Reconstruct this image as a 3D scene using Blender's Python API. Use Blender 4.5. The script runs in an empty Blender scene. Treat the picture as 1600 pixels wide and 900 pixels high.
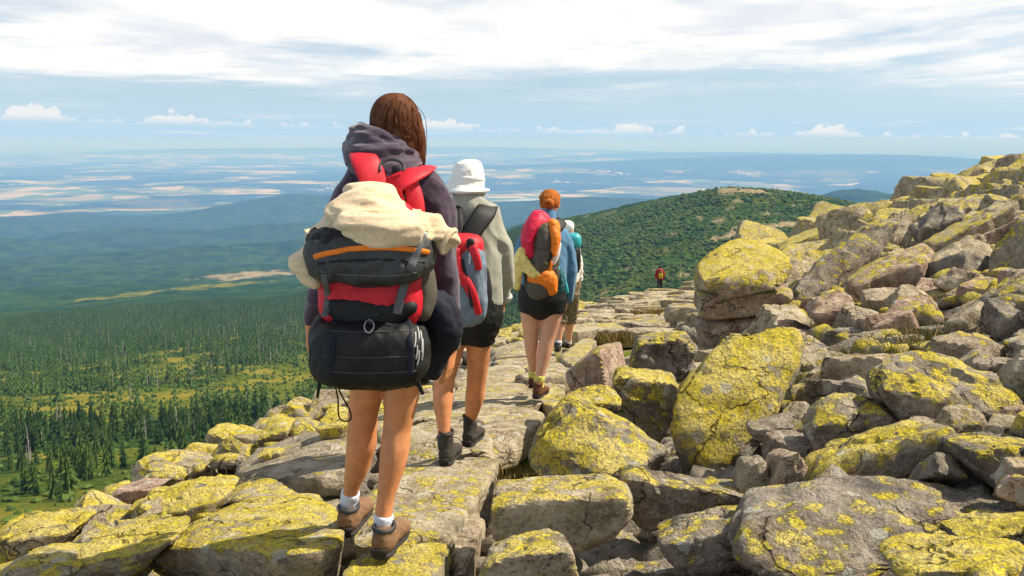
import bpy, bmesh, math, random
import numpy as np
from mathutils import Vector, Matrix

random.seed(7)
rng = np.random.default_rng(7)
scene = bpy.context.scene
COL = scene.collection
R = math.radians

# ------------------------------------------------------------------ camera
FPX = 1570.0                       # focal length in photo pixels (1600 wide)
PITCH = math.atan((450 - 216) / FPX)
SP, CP = math.sin(PITCH), math.cos(PITCH)
cam_d = bpy.data.cameras.new('camera')
cam = bpy.data.objects.new('camera', cam_d)
COL.objects.link(cam)
cam_d.sensor_width = 36.0
cam_d.lens = 36.0 * FPX / 1600.0
cam_d.clip_start = 0.05
cam_d.clip_end = 400000.0
cam.location = (0, 0, 0)
cam.rotation_euler = (math.pi / 2 - PITCH, 0, 0)
scene.camera = cam

# ------------------------------------------------------------------ sky, sun, exposure
SUN_AZ = R(82)                     # clockwise from the view direction (+Y) : from the right, a little ahead
SUN_EL = R(50)
world = bpy.data.worlds.new('World')
scene.world = world
world.use_nodes = True
sun_d = bpy.data.lights.new('sun', 'SUN')
sun_d.energy = 5.0
sun_d.angle = R(0.55)
sun_d.color = (1.0, 0.90, 0.74)
sun = bpy.data.objects.new('sun', sun_d)
COL.objects.link(sun)
sdir = Vector((math.sin(SUN_AZ) * math.cos(SUN_EL), math.cos(SUN_AZ) * math.cos(SUN_EL), math.sin(SUN_EL)))
sun.rotation_euler = sdir.to_track_quat('Z', 'Y').to_euler()
scene.view_settings.view_transform = 'Standard'
scene.view_settings.look = 'None'
scene.view_settings.gamma = 1.0
scene.view_settings.exposure = 0.6
scene.view_settings.use_curve_mapping = False
scene.cycles.use_denoising = True
scene.cycles.max_bounces = 4
scene.cycles.diffuse_bounces = 2
scene.cycles.glossy_bounces = 1
scene.cycles.volume_bounces = 0
scene.cycles.transparent_max_bounces = 6


class NT:
    """small node-graph helper"""
    def __init__(self, tree):
        self.t = tree
        self.t.nodes.clear()

    def n(self, typ, inp=None, **kw):
        nd = self.t.nodes.new(typ)
        for k, v in kw.items():
            setattr(nd, k, v)
        for k, v in (inp or {}).items():
            s = nd.inputs[k]
            if isinstance(v, tuple) and len(v) == 2 and hasattr(v[0], 'outputs'):
                self.t.links.new(v[0].outputs[v[1]], s)
            elif hasattr(v, 'outputs'):
                self.t.links.new(v.outputs[0], s)
            else:
                s.default_value = v
        return nd

    def math(self, op, a, b=None, c=None, clamp=False):
        d = {0: a}
        if b is not None:
            d[1] = b
        if c is not None:
            d[2] = c
        return self.n('ShaderNodeMath', d, operation=op, use_clamp=clamp)

    def vmath(self, op, a, b=None, scale=None):
        d = {0: a}
        if b is not None:
            d[1] = b
        if scale is not None:
            d['Scale'] = scale
        return self.n('ShaderNodeVectorMath', d, operation=op)

    def ramp(self, fac, a, b, lo=0.0, hi=1.0):
        return self.n('ShaderNodeMapRange', {0: fac, 1: a, 2: b, 3: lo, 4: hi}, interpolation_type='SMOOTHSTEP')

    def lin(self, fac, a, b, lo=0.0, hi=1.0):
        return self.n('ShaderNodeMapRange', {0: fac, 1: a, 2: b, 3: lo, 4: hi})

    def noise(self, vec, scale, detail=4.0, rough=0.55, dist=0.0):
        return self.n('ShaderNodeTexNoise', {'Vector': vec, 'Scale': scale, 'Detail': detail, 'Roughness': rough, 'Distortion': dist})

    def mix(self, fac, a, b, blend='MIX'):
        nd = self.n('ShaderNodeMix', data_type='RGBA', blend_type=blend)
        for i, v in ((0, fac), (6, a), (7, b)):
            s = nd.inputs[i]
            if isinstance(v, tuple) and len(v) == 2 and hasattr(v[0], 'outputs'):
                self.t.links.new(v[0].outputs[v[1]], s)
            elif hasattr(v, 'outputs'):
                o = v.outputs[2] if v.bl_idname == 'ShaderNodeMix' else v.outputs[0]
                self.t.links.new(o, s)
            else:
                if i and len(v) == 3:
                    v = (*v, 1)
                s.default_value = v
        return nd

    def link(self, a, ao, b, bi):
        self.t.links.new(a.outputs[ao], b.inputs[bi])


def mixout(nd):
    return (nd, 2) if nd.bl_idname == 'ShaderNodeMix' else (nd, 0)


def build_sky():
    g = NT(world.node_tree)
    tc = g.n('ShaderNodeTexCoord')
    sky = g.n('ShaderNodeTexSky', sky_type='NISHITA', sun_disc=False, sun_elevation=SUN_EL, sun_rotation=SUN_AZ,
              altitude=1400.0, air_density=1.0, dust_density=1.2, ozone_density=1.3)
    vec = (tc, 'Generated')
    sep = g.n('ShaderNodeSeparateXYZ', {0: vec})
    z = (sep, 'Z')
    zc = g.math('MAXIMUM', z, 0.0)
    zp = g.math('ADD', zc, 0.030)
    pl = g.n('ShaderNodeCombineXYZ', {0: g.math('DIVIDE', (sep, 'X'), zp), 1: g.math('DIVIDE', (sep, 'Y'), zp), 2: 0.0})
    # high broken sheet of cloud on a level plane
    warp = g.noise(pl, 0.35, 3.0)
    plw = g.vmath('ADD', pl, g.vmath('SCALE', (warp, 'Color'), scale=1.6))
    m1 = g.n('ShaderNodeMapping', {'Vector': plw, 'Scale': (0.34, 0.20, 1), 'Rotation': (0, 0, 0.45), 'Location': (3.1, 1.7, 0)})
    n1 = g.noise(m1, 1.0, 9.0, 0.57)
    m2 = g.n('ShaderNodeMapping', {'Vector': plw, 'Scale': (0.9, 0.35, 1), 'Rotation': (0, 0, 0.2), 'Location': (8.0, 2.0, 0)})
    n2 = g.noise(m2, 1.0, 8.0, 0.6)
    cov = g.ramp(z, 0.028, 0.075, -0.16, 0.085)          # thins out towards the horizon
    s1 = g.math('ADD', g.math('ADD', g.math('MULTIPLY', (n1, 0), 0.8), g.math('MULTIPLY', (n2, 0), 0.25)), cov)
    sheet = g.ramp(s1, 0.50, 0.68)
    veil = g.ramp(s1, 0.36, 0.62, 0.0, 0.55)
    # row of small heaped clouds low over the plain: height field over azimuth
    az = g.math('ARCTAN2', (sep, 'X'), (sep, 'Y'))
    cv = g.n('ShaderNodeCombineXYZ', {0: az, 1: z, 2: 0.0})
    big = g.noise(g.n('ShaderNodeMapping', {'Vector': cv, 'Scale': (11, 5, 1), 'Location': (2.37, 0, 0)}), 1.0, 1.0)
    puff = g.noise(g.n('ShaderNodeMapping', {'Vector': cv, 'Scale': (75, 130, 1), 'Location': (0.3, 0, 0)}), 1.0, 5.0, 0.6)
    top = g.math('ADD', g.math('MULTIPLY', g.ramp((big, 0), 0.46, 0.68), 0.0105), g.math('MULTIPLY', g.math('SUBTRACT', (puff, 0), 0.55), 0.028))
    base = g.lin(az, -0.55, 0.55, 0.0215, 0.0005)
    h = g.math('SUBTRACT', z, base)
    cum = g.math('MULTIPLY', g.ramp(g.math('SUBTRACT', top, h), 0.0, 0.003), g.ramp(h, -0.007, 0.003))
    cum = g.math('MULTIPLY', cum, 0.66)
    # shading inside the clouds (thickness)
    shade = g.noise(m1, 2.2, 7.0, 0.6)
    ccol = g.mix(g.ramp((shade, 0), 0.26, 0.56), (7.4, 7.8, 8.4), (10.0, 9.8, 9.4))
    ccol = g.mix(g.ramp(z, 0.12, 0.6, 0.0, 0.8), (ccol, 2), (3.6, 3.9, 4.5))      # unseen overhead cloud darkened in colour to weaken the sky fill
    hz = g.mix(g.math('MULTIPLY', g.ramp(z, 0.0, 0.06, 0.92, 0.0), 1.0), (sky, 0), (4.9, 6.3, 7.0))
    hz2 = g.mix(g.math('MULTIPLY', g.ramp(z, 0.0, 0.16, 0.35, 0.1), 1.0), (hz, 2), (4.2, 7.2, 10.5))
    c = g.mix(veil, (hz2, 2), (7.4, 7.9, 8.5))
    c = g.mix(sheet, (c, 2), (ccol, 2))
    c = g.mix(cum, (c, 2), (9.4, 8.9, 8.4))
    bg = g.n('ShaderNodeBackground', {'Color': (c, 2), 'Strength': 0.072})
    out = g.n('ShaderNodeOutputWorld', {'Surface': bg})


build_sky()


# ------------------------------------------------------------------ helpers
def P(px, py, d):
    """photo pixel at y-distance d -> world point"""
    a = (px - 800) / FPX
    b = (450 - py) / FPX
    t = d / (CP + b * SP)
    return Vector((a * t, d, t * (b * CP - SP)))


def _hash(ix, iy, iz, seed):
    h = (ix.astype(np.int64) * 374761393 + iy.astype(np.int64) * 668265263 + iz.astype(np.int64) * 1440662683 + seed * 974634777) & 0xffffffff
    h = ((h ^ (h >> 13)) * 1274126177) & 0xffffffff
    h = ((h ^ (h >> 16)) * 2246822519) & 0xffffffff
    return ((h ^ (h >> 15)) & 0xffffff) / float(0xffffff)


def vnoise(p, seed=0):
    f = np.floor(p)
    t = p - f
    t = t * t * t * (t * (t * 6 - 15) + 10)
    i = f.astype(np.int64)
    ix, iy, iz = i[:, 0], i[:, 1], i[:, 2]
    x, y, z = t[:, 0], t[:, 1], t[:, 2]
    def L(a, b, w):
        return a + (b - a) * w
    c = [_hash(ix + dx, iy + dy, iz + dz, seed) for dz in (0, 1) for dy in (0, 1) for dx in (0, 1)]
    return L(L(L(c[0], c[1], x), L(c[2], c[3], x), y), L(L(c[4], c[5], x), L(c[6], c[7], x), y), z) * 2 - 1


def fbm(p, octv=4, seed=0, gain=0.5):
    p = np.asarray(p, float)
    s, a, tot = 0, 1.0, 0
    for o in range(octv):
        s = s + a * vnoise(p * (2.03 ** o) + 17.3 * o, seed + o)
        tot += a
        a *= gain
    return s / tot


def mesh_np(name, v, f, smooth=True):
    """numpy verts (n,3), faces (m,k) -> mesh"""
    me = bpy.data.meshes.new(name)
    v = np.ascontiguousarray(v, dtype=np.float32)
    f = np.ascontiguousarray(f, dtype=np.int32)
    k = f.shape[1]
    me.vertices.add(len(v))
    me.vertices.foreach_set('co', v.ravel())
    me.loops.add(f.size)
    me.loops.foreach_set('vertex_index', f.ravel())
    me.polygons.add(len(f))
    me.polygons.foreach_set('loop_start', np.arange(0, f.size, k, dtype=np.int32))
    me.polygons.foreach_set('use_smooth', np.full(len(f), smooth))
    me.update(calc_edges=True)
    return me


def link(name, me, mat=None, parent=None, label=None, cat=None, group=None, kind=None, loc=None, **props):
    o = bpy.data.objects.new(name, me)
    COL.objects.link(o)
    if me is not None and mat is not None and len(me.materials) == 0:
        me.materials.append(mat)
    if parent is not None:
        o.parent = parent
        o.matrix_parent_inverse = parent.matrix_basis.inverted()
    if loc is not None:
        o.location = loc
    for k, v in (('label', label), ('category', cat), ('group', group), ('kind', kind)):
        if v:
            o[k] = v
    for k, v in props.items():
        o[k] = v
    return o


def empty(name, loc, **kw):
    o = link(name, None, **kw)
    o.empty_display_size = 0.1
    o.location = loc
    return o


def recenter(o):
    """put a mesh object's origin at the bottom centre of its bounds"""
    me = o.data
    n = len(me.vertices)
    co = np.empty(n * 3, np.float32)
    me.vertices.foreach_get('co', co)
    co = co.reshape(-1, 3)
    c = (co.min(0) + co.max(0)) / 2
    c[2] = co[:, 2].min()
    me.vertices.foreach_set('co', (co - c).ravel())
    me.update()
    o.location = Vector(c) + o.location
    return o


# ------------------------------------------------------------------ terrain functions (camera at the origin, z up, metres)
_yc = [0, 3.5, 5.3, 7.9, 12.5, 20, 40, 60, 90]
_xc = [-0.5, -0.4, -0.3, 0.2, 0.7, 2.1, 5.9, 9.5, 15]
_ye = [0, 4, 13, 17, 20, 53, 90]
_xe = [-3.0, -2.85, -2.65, -1.9, -0.6, 3.3, 8.0]


def ground_near(x, y):
    x = np.asarray(x, float)
    y = np.asarray(y, float)
    xc = np.interp(y, _yc, _xc)
    xe = np.interp(y, _ye, _xe)
    z = -1.06 - 0.132 * y - 0.0016 * np.maximum(0, y - 52) ** 2 * (y < 120) - (y >= 120) * (7.4 + 0.22 * (y - 120))
    s = x - xc - 0.95
    z = z + 0.345 * np.maximum(0, s) - 0.0016 * np.maximum(0, s - 14) ** 2 - 0.004 * np.maximum(0, s - 40) ** 2
    e = xe - x
    l = np.maximum(0, xc - 0.9 - x)
    z = z - 0.29 * np.minimum(l, 3) - 0.62 * np.maximum(0, e)
    return z


_rb = [0, 120, 150, 200, 300, 450, 700, 1000, 1500, 2500, 4000, 6000, 8000, 12000, 16000, 24000, 120000]
_sb = [0, 0, .385, .355, .30, .25, .212, .186, .168, .145, .122, .103, .091, .0715, .0563]
_zb = [-50, -50] + [-r * s for r, s in zip(_rb[2:15], _sb[2:])] + [-905, -905]


def terrain(x, y):
    x = np.asarray(x, float)
    y = np.asarray(y, float)
    r = np.hypot(x, y)
    a = x / np.maximum(y, 1e-3)
    p = np.stack([x, y, np.zeros_like(x)], -1)
    base = np.interp(r, _rb, _zb) + 0.005 * np.clip(r, 0, 9000)
    w = np.clip((r - 130) / 400, 0, 1) * np.clip((14000 - r) / 4000, 0.0, 1)
    base = base + w * (fbm(p / 420.0, 3, 11) * 14 + fbm(p / 1500.0, 3, 5) * 40 * np.clip((r - 800) / 2200, 0, 1) * np.clip((8500 - r) / 4000, 0.35, 1))
    base = base + fbm(p / 4200.0, 4, 23) * 120 * np.clip((r - 10500) / 7000, 0, 1) * np.clip((60000 - r) / 20000, 0, 1)
    rg = (0.5 - np.abs(fbm(p / 1300.0, 4, 61))) * 90 - 30
    base = base + rg * np.clip((r - 2600) / 1500, 0, 1) * np.clip((10500 - r) / 2500, 0, 1)
    # far wooded hills left and centre, far ranges
    def bump(ax, rr, h, sx, sy):
        cx, cy = ax * rr, rr
        return h * np.exp(-((x - cx) / sx) ** 2 - ((y - cy) / sy) ** 2)
    base = base + bump(-0.455, 8200, 78, 850, 700) + bump(-0.53, 7600, 60, 700, 600) + bump(-0.245, 9000, 140, 800, 800) + bump(-0.165, 9600, 120, 900, 800) + bump(-0.08, 10500, 90, 1200, 1000)
    base = base + bump(-0.56, 5200, 75, 600, 350) + bump(-0.40, 6200, 60, 450, 350) + bump(-0.22, 6500, 75, 700, 350) + bump(-0.33, 4300, 42, 600, 300) + bump(-0.12, 4800, 70, 600, 400)
    base = base + bump(0.02, 9000, 110, 1500, 900) + bump(0.16, 8500, 150, 1500, 1100)
    base = base + bump(0.335, 5200, 215, 420, 900) + bump(0.42, 5600, 190, 900, 900)
    base = base + bump(-0.30, 47000, 330, 9000, 3500) + bump(-0.08, 52000, 420, 12000, 4000)
    base = base + bump(0.20, 36000, 330, 7000, 5000) + bump(0.36, 26000, 430, 6500, 5000) + bump(0.1, 24000, 160, 6000, 3000)
    # neighbouring summit on the right
    dx = x - 246.0
    dy = y - 1085.0
    kx = np.where(dx < 0, 0.30, 0.20)
    q = np.sqrt((kx * dx) ** 2 + (0.125 * dy) ** 2 + 7.0 ** 2) - 7.0
    hill = -53.0 - q - 0.00016 * np.maximum(0, -dx) ** 2 * 0.3
    hill = hill + fbm(p / 90.0, 4, 3) * 3.2
    shoulder = -76 - np.sqrt((np.where(x < 420, 0.26, 0.045) * (x - 420)) ** 2 + (0.10 * (y - 1120)) ** 2 + 100)
    near = ground_near(x, y)
    k = 6.0
    m = np.maximum(np.maximum(base, hill), shoulder)
    far = m + k * np.log(np.exp((base - m) / k) + np.exp((hill - m) / k) + np.exp((shoulder - m) / k))
    m2 = np.maximum(far, near)
    kk = 4.0
    out = m2 + kk * np.log(np.exp((far - m2) / kk) + np.exp((near - m2) / kk))
    wn = np.clip((r - 30) / 60, 0, 1)
    return near * (1 - wn) + out * wn


def G(x, y):
    return float(ground_near(np.array([x]), np.array([y]))[0])


def ground_depth(px, py, dz=0.0):
    """y-distance at which the view ray of a photo pixel meets the near ground raised by dz"""
    lo = 1.2
    for i in range(600):
        d = lo * (1.01 ** i)
        q = P(px, py, d)
        if q.z <= G(q.x, q.y) + dz:
            return d
        if d > 110:
            break
    return d
# ------------------------------------------------------------------ materials
def new_mat(name):
    m = bpy.data.materials.new(name)
    m.use_nodes = True
    return m, NT(m.node_tree)


def finish(g, col, rough=0.85, bump=None, bstr=0.5, bdist=0.02, spec=0.3, **extra):
    b = g.n('ShaderNodeBsdfPrincipled', {'Roughness': rough, 'Specular IOR Level': spec})
    if isinstance(col, tuple) and not hasattr(col[0], 'outputs'):
        b.inputs['Base Color'].default_value = (*col[:3], 1)
    else:
        nd, o = col if isinstance(col, tuple) else mixout(col)
        g.t.links.new(nd.outputs[o], b.inputs['Base Color'])
    for k, v in extra.items():
        b.inputs[k.replace('_', ' ')].default_value = v
    if bump is not None:
        bn = g.n('ShaderNodeBump', {'Strength': bstr, 'Distance': bdist})
        nd, o = bump if isinstance(bump, tuple) else (bump, 0)
        g.t.links.new(nd.outputs[o], bn.inputs['Height'])
        g.t.links.new(bn.outputs[0], b.inputs['Normal'])
    g.n('ShaderNodeOutputMaterial', {'Surface': b})
    return b


def rock_material():
    m, g = new_mat('lichen_granite')
    geo = g.n('ShaderNodeNewGeometry')
    oi = g.n('ShaderNodeObjectInfo')
    al = g.n('ShaderNodeAttribute', attribute_type='OBJECT', attribute_name='lichen')
    at = g.n('ShaderNodeAttribute', attribute_type='OBJECT', attribute_name='tint')
    off = g.vmath('SCALE', g.n('ShaderNodeCombineXYZ', {0: (oi, 'Random'), 1: g.math('MULTIPLY', (oi, 'Random'), 3.7), 2: 0.3}), scale=9.0)
    pos = g.vmath('ADD', (geo, 'Position'), off)
    lich = (al, 'Fac')
    tint = (at, 'Fac')
    # stone
    n_med = g.noise(pos, 7.0, 6.0, 0.68)
    n_fin = g.noise(pos, 60.0, 4.0, 0.7)
    n_big = g.noise(pos, 2.1, 4.0, 0.6)
    grey = g.mix(g.ramp((n_med, 0), 0.33, 0.66), (0.115, 0.098, 0.086), (0.345, 0.30, 0.25))
    warm = g.mix(g.ramp((n_med, 0), 0.33, 0.68), (0.26, 0.165, 0.12), (0.60, 0.44, 0.335))
    tan = g.mix(g.ramp((n_med, 0), 0.30, 0.68), (0.24, 0.195, 0.125), (0.60, 0.51, 0.36))
    st = g.mix(g.ramp(tint, 0.0, 0.5), grey, tan)
    st = g.mix(g.ramp(tint, 0.5, 1.0), st, warm)
    st = g.mix(g.ramp((n_big, 0), 0.52, 0.70, 0, 0.4), st, (0.27, 0.17, 0.115))
    # dark and pale specks of crust
    st = g.mix(g.math('MULTIPLY', g.ramp((n_fin, 0), 0.52, 0.64, 0.0, 0.8), g.ramp((n_big, 0), 0.40, 0.60, 0.25, 1.0)), st, (0.06, 0.053, 0.046))
    st = g.mix(g.ramp((n_fin, 0), 0.42, 0.34, 0.0, 0.5), st, (0.56, 0.54, 0.48))
    st = g.mix(g.ramp(g.math('ADD', (n_big, 0), g.math('MULTIPLY', (n_fin, 0), 0.3)), 0.56, 0.46, 0.0, 0.45), st, (0.085, 0.088, 0.088))
    # yellow map lichen in crisp patches
    up = g.n('ShaderNodeSeparateXYZ', {0: (geo, 'Normal')})
    upf = g.lin((up, 'Z'), -0.5, 0.9, -0.22, 0.07)
    l1 = g.noise(pos, 5.0, 8.0, 0.68, 0.3)
    l2 = g.noise(pos, 27.0, 4.0, 0.62)
    amount = g.math('ADD', g.math('ADD', g.math('MULTIPLY', (l1, 0), 0.62), g.math('MULTIPLY', (l2, 0), 0.22)), upf)
    amount = g.math('ADD', amount, g.math('MULTIPLY', (g.noise(pos, 1.5, 3.0, 0.55), 0), 0.38))
    amount = g.math('ADD', amount, g.lin(lich, 0.0, 1.0, -0.25, 0.20))
    wl_ = g.vmath('ADD', pos, g.vmath('SCALE', (l2, 'Color'), scale=0.05))
    vb = g.n('ShaderNodeTexVoronoi', {'Vector': wl_, 'Scale': 13.0, 'Randomness': 1.0}, feature='F1')
    amount = g.math('SUBTRACT', amount, g.math('MULTIPLY', g.math('SUBTRACT', (vb, 'Distance'), 0.36), 0.34))
    lm = g.ramp(amount, 0.598, 0.622)
    rim = g.math('MULTIPLY', g.ramp(amount, 0.565, 0.595), 0.55)
    st = g.mix(rim, st, (0.07, 0.065, 0.045))
    lcells = g.n('ShaderNodeTexVoronoi', {'Vector': pos, 'Scale': 42.0}, feature='DISTANCE_TO_EDGE')
    lm = g.math('MULTIPLY', lm, g.ramp((lcells, 'Distance'), 0.01, 0.09, 0.25, 1.0))
    lm = g.math('MULTIPLY', lm, g.ramp((n_fin, 0), 0.60, 0.52, 0.15, 1.0))
    lcol = g.mix(g.ramp((l2, 0), 0.35, 0.62), (0.74, 0.585, 0.04), (0.43, 0.35, 0.03))
    lcol = g.mix(g.ramp((n_med, 0), 0.42, 0.62), lcol, (0.64, 0.52, 0.15))
    thin = g.math('MULTIPLY', g.ramp(amount, 0.47, 0.62), g.lin(lich, 0.0, 0.8, 0.05, 0.42))
    c = g.mix(thin, st, (0.40, 0.34, 0.11))
    c = g.mix(lm, c, lcol)
    # pale grey and sooty rosettes beside the yellow ones
    vg = g.n('ShaderNodeTexVoronoi', {'Vector': g.vmath('ADD', wl_, (3.1, 7.7, 1.3)), 'Scale': 9.0, 'Randomness': 1.0}, feature='F1')
    vgc = g.n('ShaderNodeSeparateColor', {0: (vg, 'Color')})
    ro = g.math('MULTIPLY', g.ramp(g.math('ADD', (vg, 'Distance'), g.math('MULTIPLY', (l2, 0), 0.25)), 0.42, 0.36), g.ramp((vgc, 0), 0.66, 0.70))
    c = g.mix(g.math('MULTIPLY', ro, 0.6), c, (0.50, 0.50, 0.43))
    rb_ = g.math('MULTIPLY', g.ramp(g.math('ADD', (vg, 'Distance'), g.math('MULTIPLY', (l2, 0), 0.3)), 0.44, 0.34), g.ramp((vgc, 1), 0.70, 0.75))
    c = g.mix(g.math('MULTIPLY', rb_, 0.6), c, (0.07, 0.068, 0.06))
    # fractures
    wp = g.vmath('ADD', pos, g.vmath('SCALE', (g.noise(pos, 2.5, 4.0, 0.6), 'Color'), scale=0.5))
    fr = g.n('ShaderNodeTexVoronoi', {'Vector': wp, 'Scale': 1.9}, feature='DISTANCE_TO_EDGE')
    crack = g.math('MULTIPLY', g.ramp((fr, 'Distance'), 0.015, 0.004), g.ramp((n_big, 0), 0.44, 0.54))
    c = g.mix(g.math('MULTIPLY', crack, 0.6), c, (0.035, 0.03, 0.025))
    h = g.math('ADD', g.math('MULTIPLY', (n_fin, 0), 0.35), (n_med, 0))
    h = g.math('SUBTRACT', h, g.math('MULTIPLY', crack, 0.5))
    finish(g, c, 0.95, h, 1.0, 0.06, 0.1)
    return m


def simple_mat(name, col, rough=0.8, scale=60.0, var=0.25, bstr=0.35, bdist=0.004, spec=0.3, weave=False, sheen=0.0, stretch=None):
    """cloth, leather, skin ...: colour with soft variation and a fine relief"""
    m, g = new_mat(name)
    tc = g.n('ShaderNodeTexCoord')
    v = (tc, 'Object')
    if stretch:
        v = g.n('ShaderNodeMapping', {'Vector': v, 'Scale': stretch})
    n1 = g.noise(v, scale, 5.0, 0.6)
    n2 = g.noise(v, scale * 0.13, 3.0)
    a = tuple(c * (1 - var) for c in col)
    b = tuple(min(1, c * (1 + var)) for c in col)
    c = g.mix(g.ramp(g.math('ADD', g.math('MULTIPLY', (n1, 0), 0.6), g.math('MULTIPLY', (n2, 0), 0.4)), 0.3, 0.7), a, b)
    h = n1
    if weave:
        w = g.n('ShaderNodeTexVoronoi', {'Vector': v, 'Scale': scale * 5})
        h = g.math('ADD', (n1, 0), g.math('MULTIPLY', (w, 'Distance'), 0.5))
    b = finish(g, c, rough, h, bstr, bdist, spec)
    if sheen:
        b.inputs['Sheen Weight'].default_value = sheen
        b.inputs['Sheen Roughness'].default_value = 0.5
    return m


M = {}
M['rock'] = rock_material()


def terrain_material():
    m, g = new_mat('mountain_ground')
    geo = g.n('ShaderNodeNewGeometry')
    pos = (geo, 'Position')
    at = g.n('ShaderNodeAttribute', attribute_name='zone')
    sep = g.n('ShaderNodeSeparateColor', {0: (at, 'Color')})
    zp, zm, zr = (sep, 0), (sep, 1), (sep, 2)           # plain, meadow, bare rock
    # wooded slopes
    nA = g.noise(pos, 1 / 90.0, 8.0, 0.6)
    nB = g.noise(pos, 1 / 9.0, 6.0, 0.65)
    wood = g.mix(g.ramp((nA, 0), 0.35, 0.65), (0.014, 0.040, 0.009), (0.045, 0.085, 0.016))
    wood = g.mix(g.ramp((nB, 0), 0.45, 0.65, 0, 0.5), wood, (0.014, 0.034, 0.009))
    # meadow, moor grass
    nC = g.noise(pos, 1 / 2.6, 7.0, 0.65)
    mead = g.mix(g.ramp((nC, 0), 0.35, 0.65), (0.035, 0.068, 0.008), (0.14, 0.15, 0.02))
    mead = g.mix(g.ramp(g.noise(pos, 1 / 34.0, 6.0, 0.65), 0.45, 0.60, 0, 0.85), mead, (0.24, 0.195, 0.03))
    # stones and worn ground
    rock = g.mix(g.ramp((nC, 0), 0.35, 0.6), (0.10, 0.075, 0.035), (0.36, 0.29, 0.16))
    # patchwork of fields
    wv = g.vmath('ADD', pos, g.vmath('SCALE', (g.noise(pos, 1 / 2500.0, 3.0), 'Color'), scale=1800.0))
    fmap = g.n('ShaderNodeMapping', {'Vector': wv, 'Scale': (1 / 1500.0, 1 / 2200.0, 1 / 9000.0), 'Rotation': (0, 0, 0.5)})
    vor = g.n('ShaderNodeTexVoronoi', {'Vector': fmap, 'Scale': 1.0})
    fmap2 = g.n('ShaderNodeMapping', {'Vector': wv, 'Scale': (1 / 380.0, 1 / 620.0, 1 / 9000.0), 'Rotation': (0, 0, -0.4)})
    vor2 = g.n('ShaderNodeTexVoronoi', {'Vector': fmap2, 'Scale': 1.0})
    c1 = g.n('ShaderNodeSeparateColor', {0: (vor2, 'Color')})
    field = g.mix(g.ramp((c1, 0), 0.25, 0.85), (0.10, 0.16, 0.05), (0.42, 0.33, 0.16))
    forest_mask = g.ramp(g.noise(pos, 1 / 2600.0, 6.0, 0.65), 0.46, 0.55)
    big = g.n('ShaderNodeSeparateColor', {0: (vor, 'Color')})
    open_mask = g.math('MULTIPLY', g.math('SUBTRACT', 1.0, forest_mask), g.ramp((big, 1), 0.15, 0.45))
    plain = g.mix(open_mask, (0.02, 0.045, 0.018), field)
    # roofs of towns and villages
    vh = g.n('ShaderNodeTexVoronoi', {'Vector': pos, 'Scale': 1 / 90.0})
    town = g.ramp(g.noise(pos, 1 / 2100.0, 3.0, 0.6), 0.60, 0.68)
    hm = g.math('MULTIPLY', g.ramp((vh, 'Distance'), 0.42, 0.30), town)
    plain = g.mix(g.math('MULTIPLY', hm, 0.85), plain, (0.85, 0.72, 0.64))
    c = g.mix(zm, wood, mead)
    c = g.mix(zr, c, rock)
    c = g.mix(zp, c, plain)
    h = g.math('ADD', (nB, 0), g.math('MULTIPLY', (nC, 0), 0.4))
    finish(g, c, 1.0, h, 0.8, 2.5, 0.0)
    return m


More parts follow.
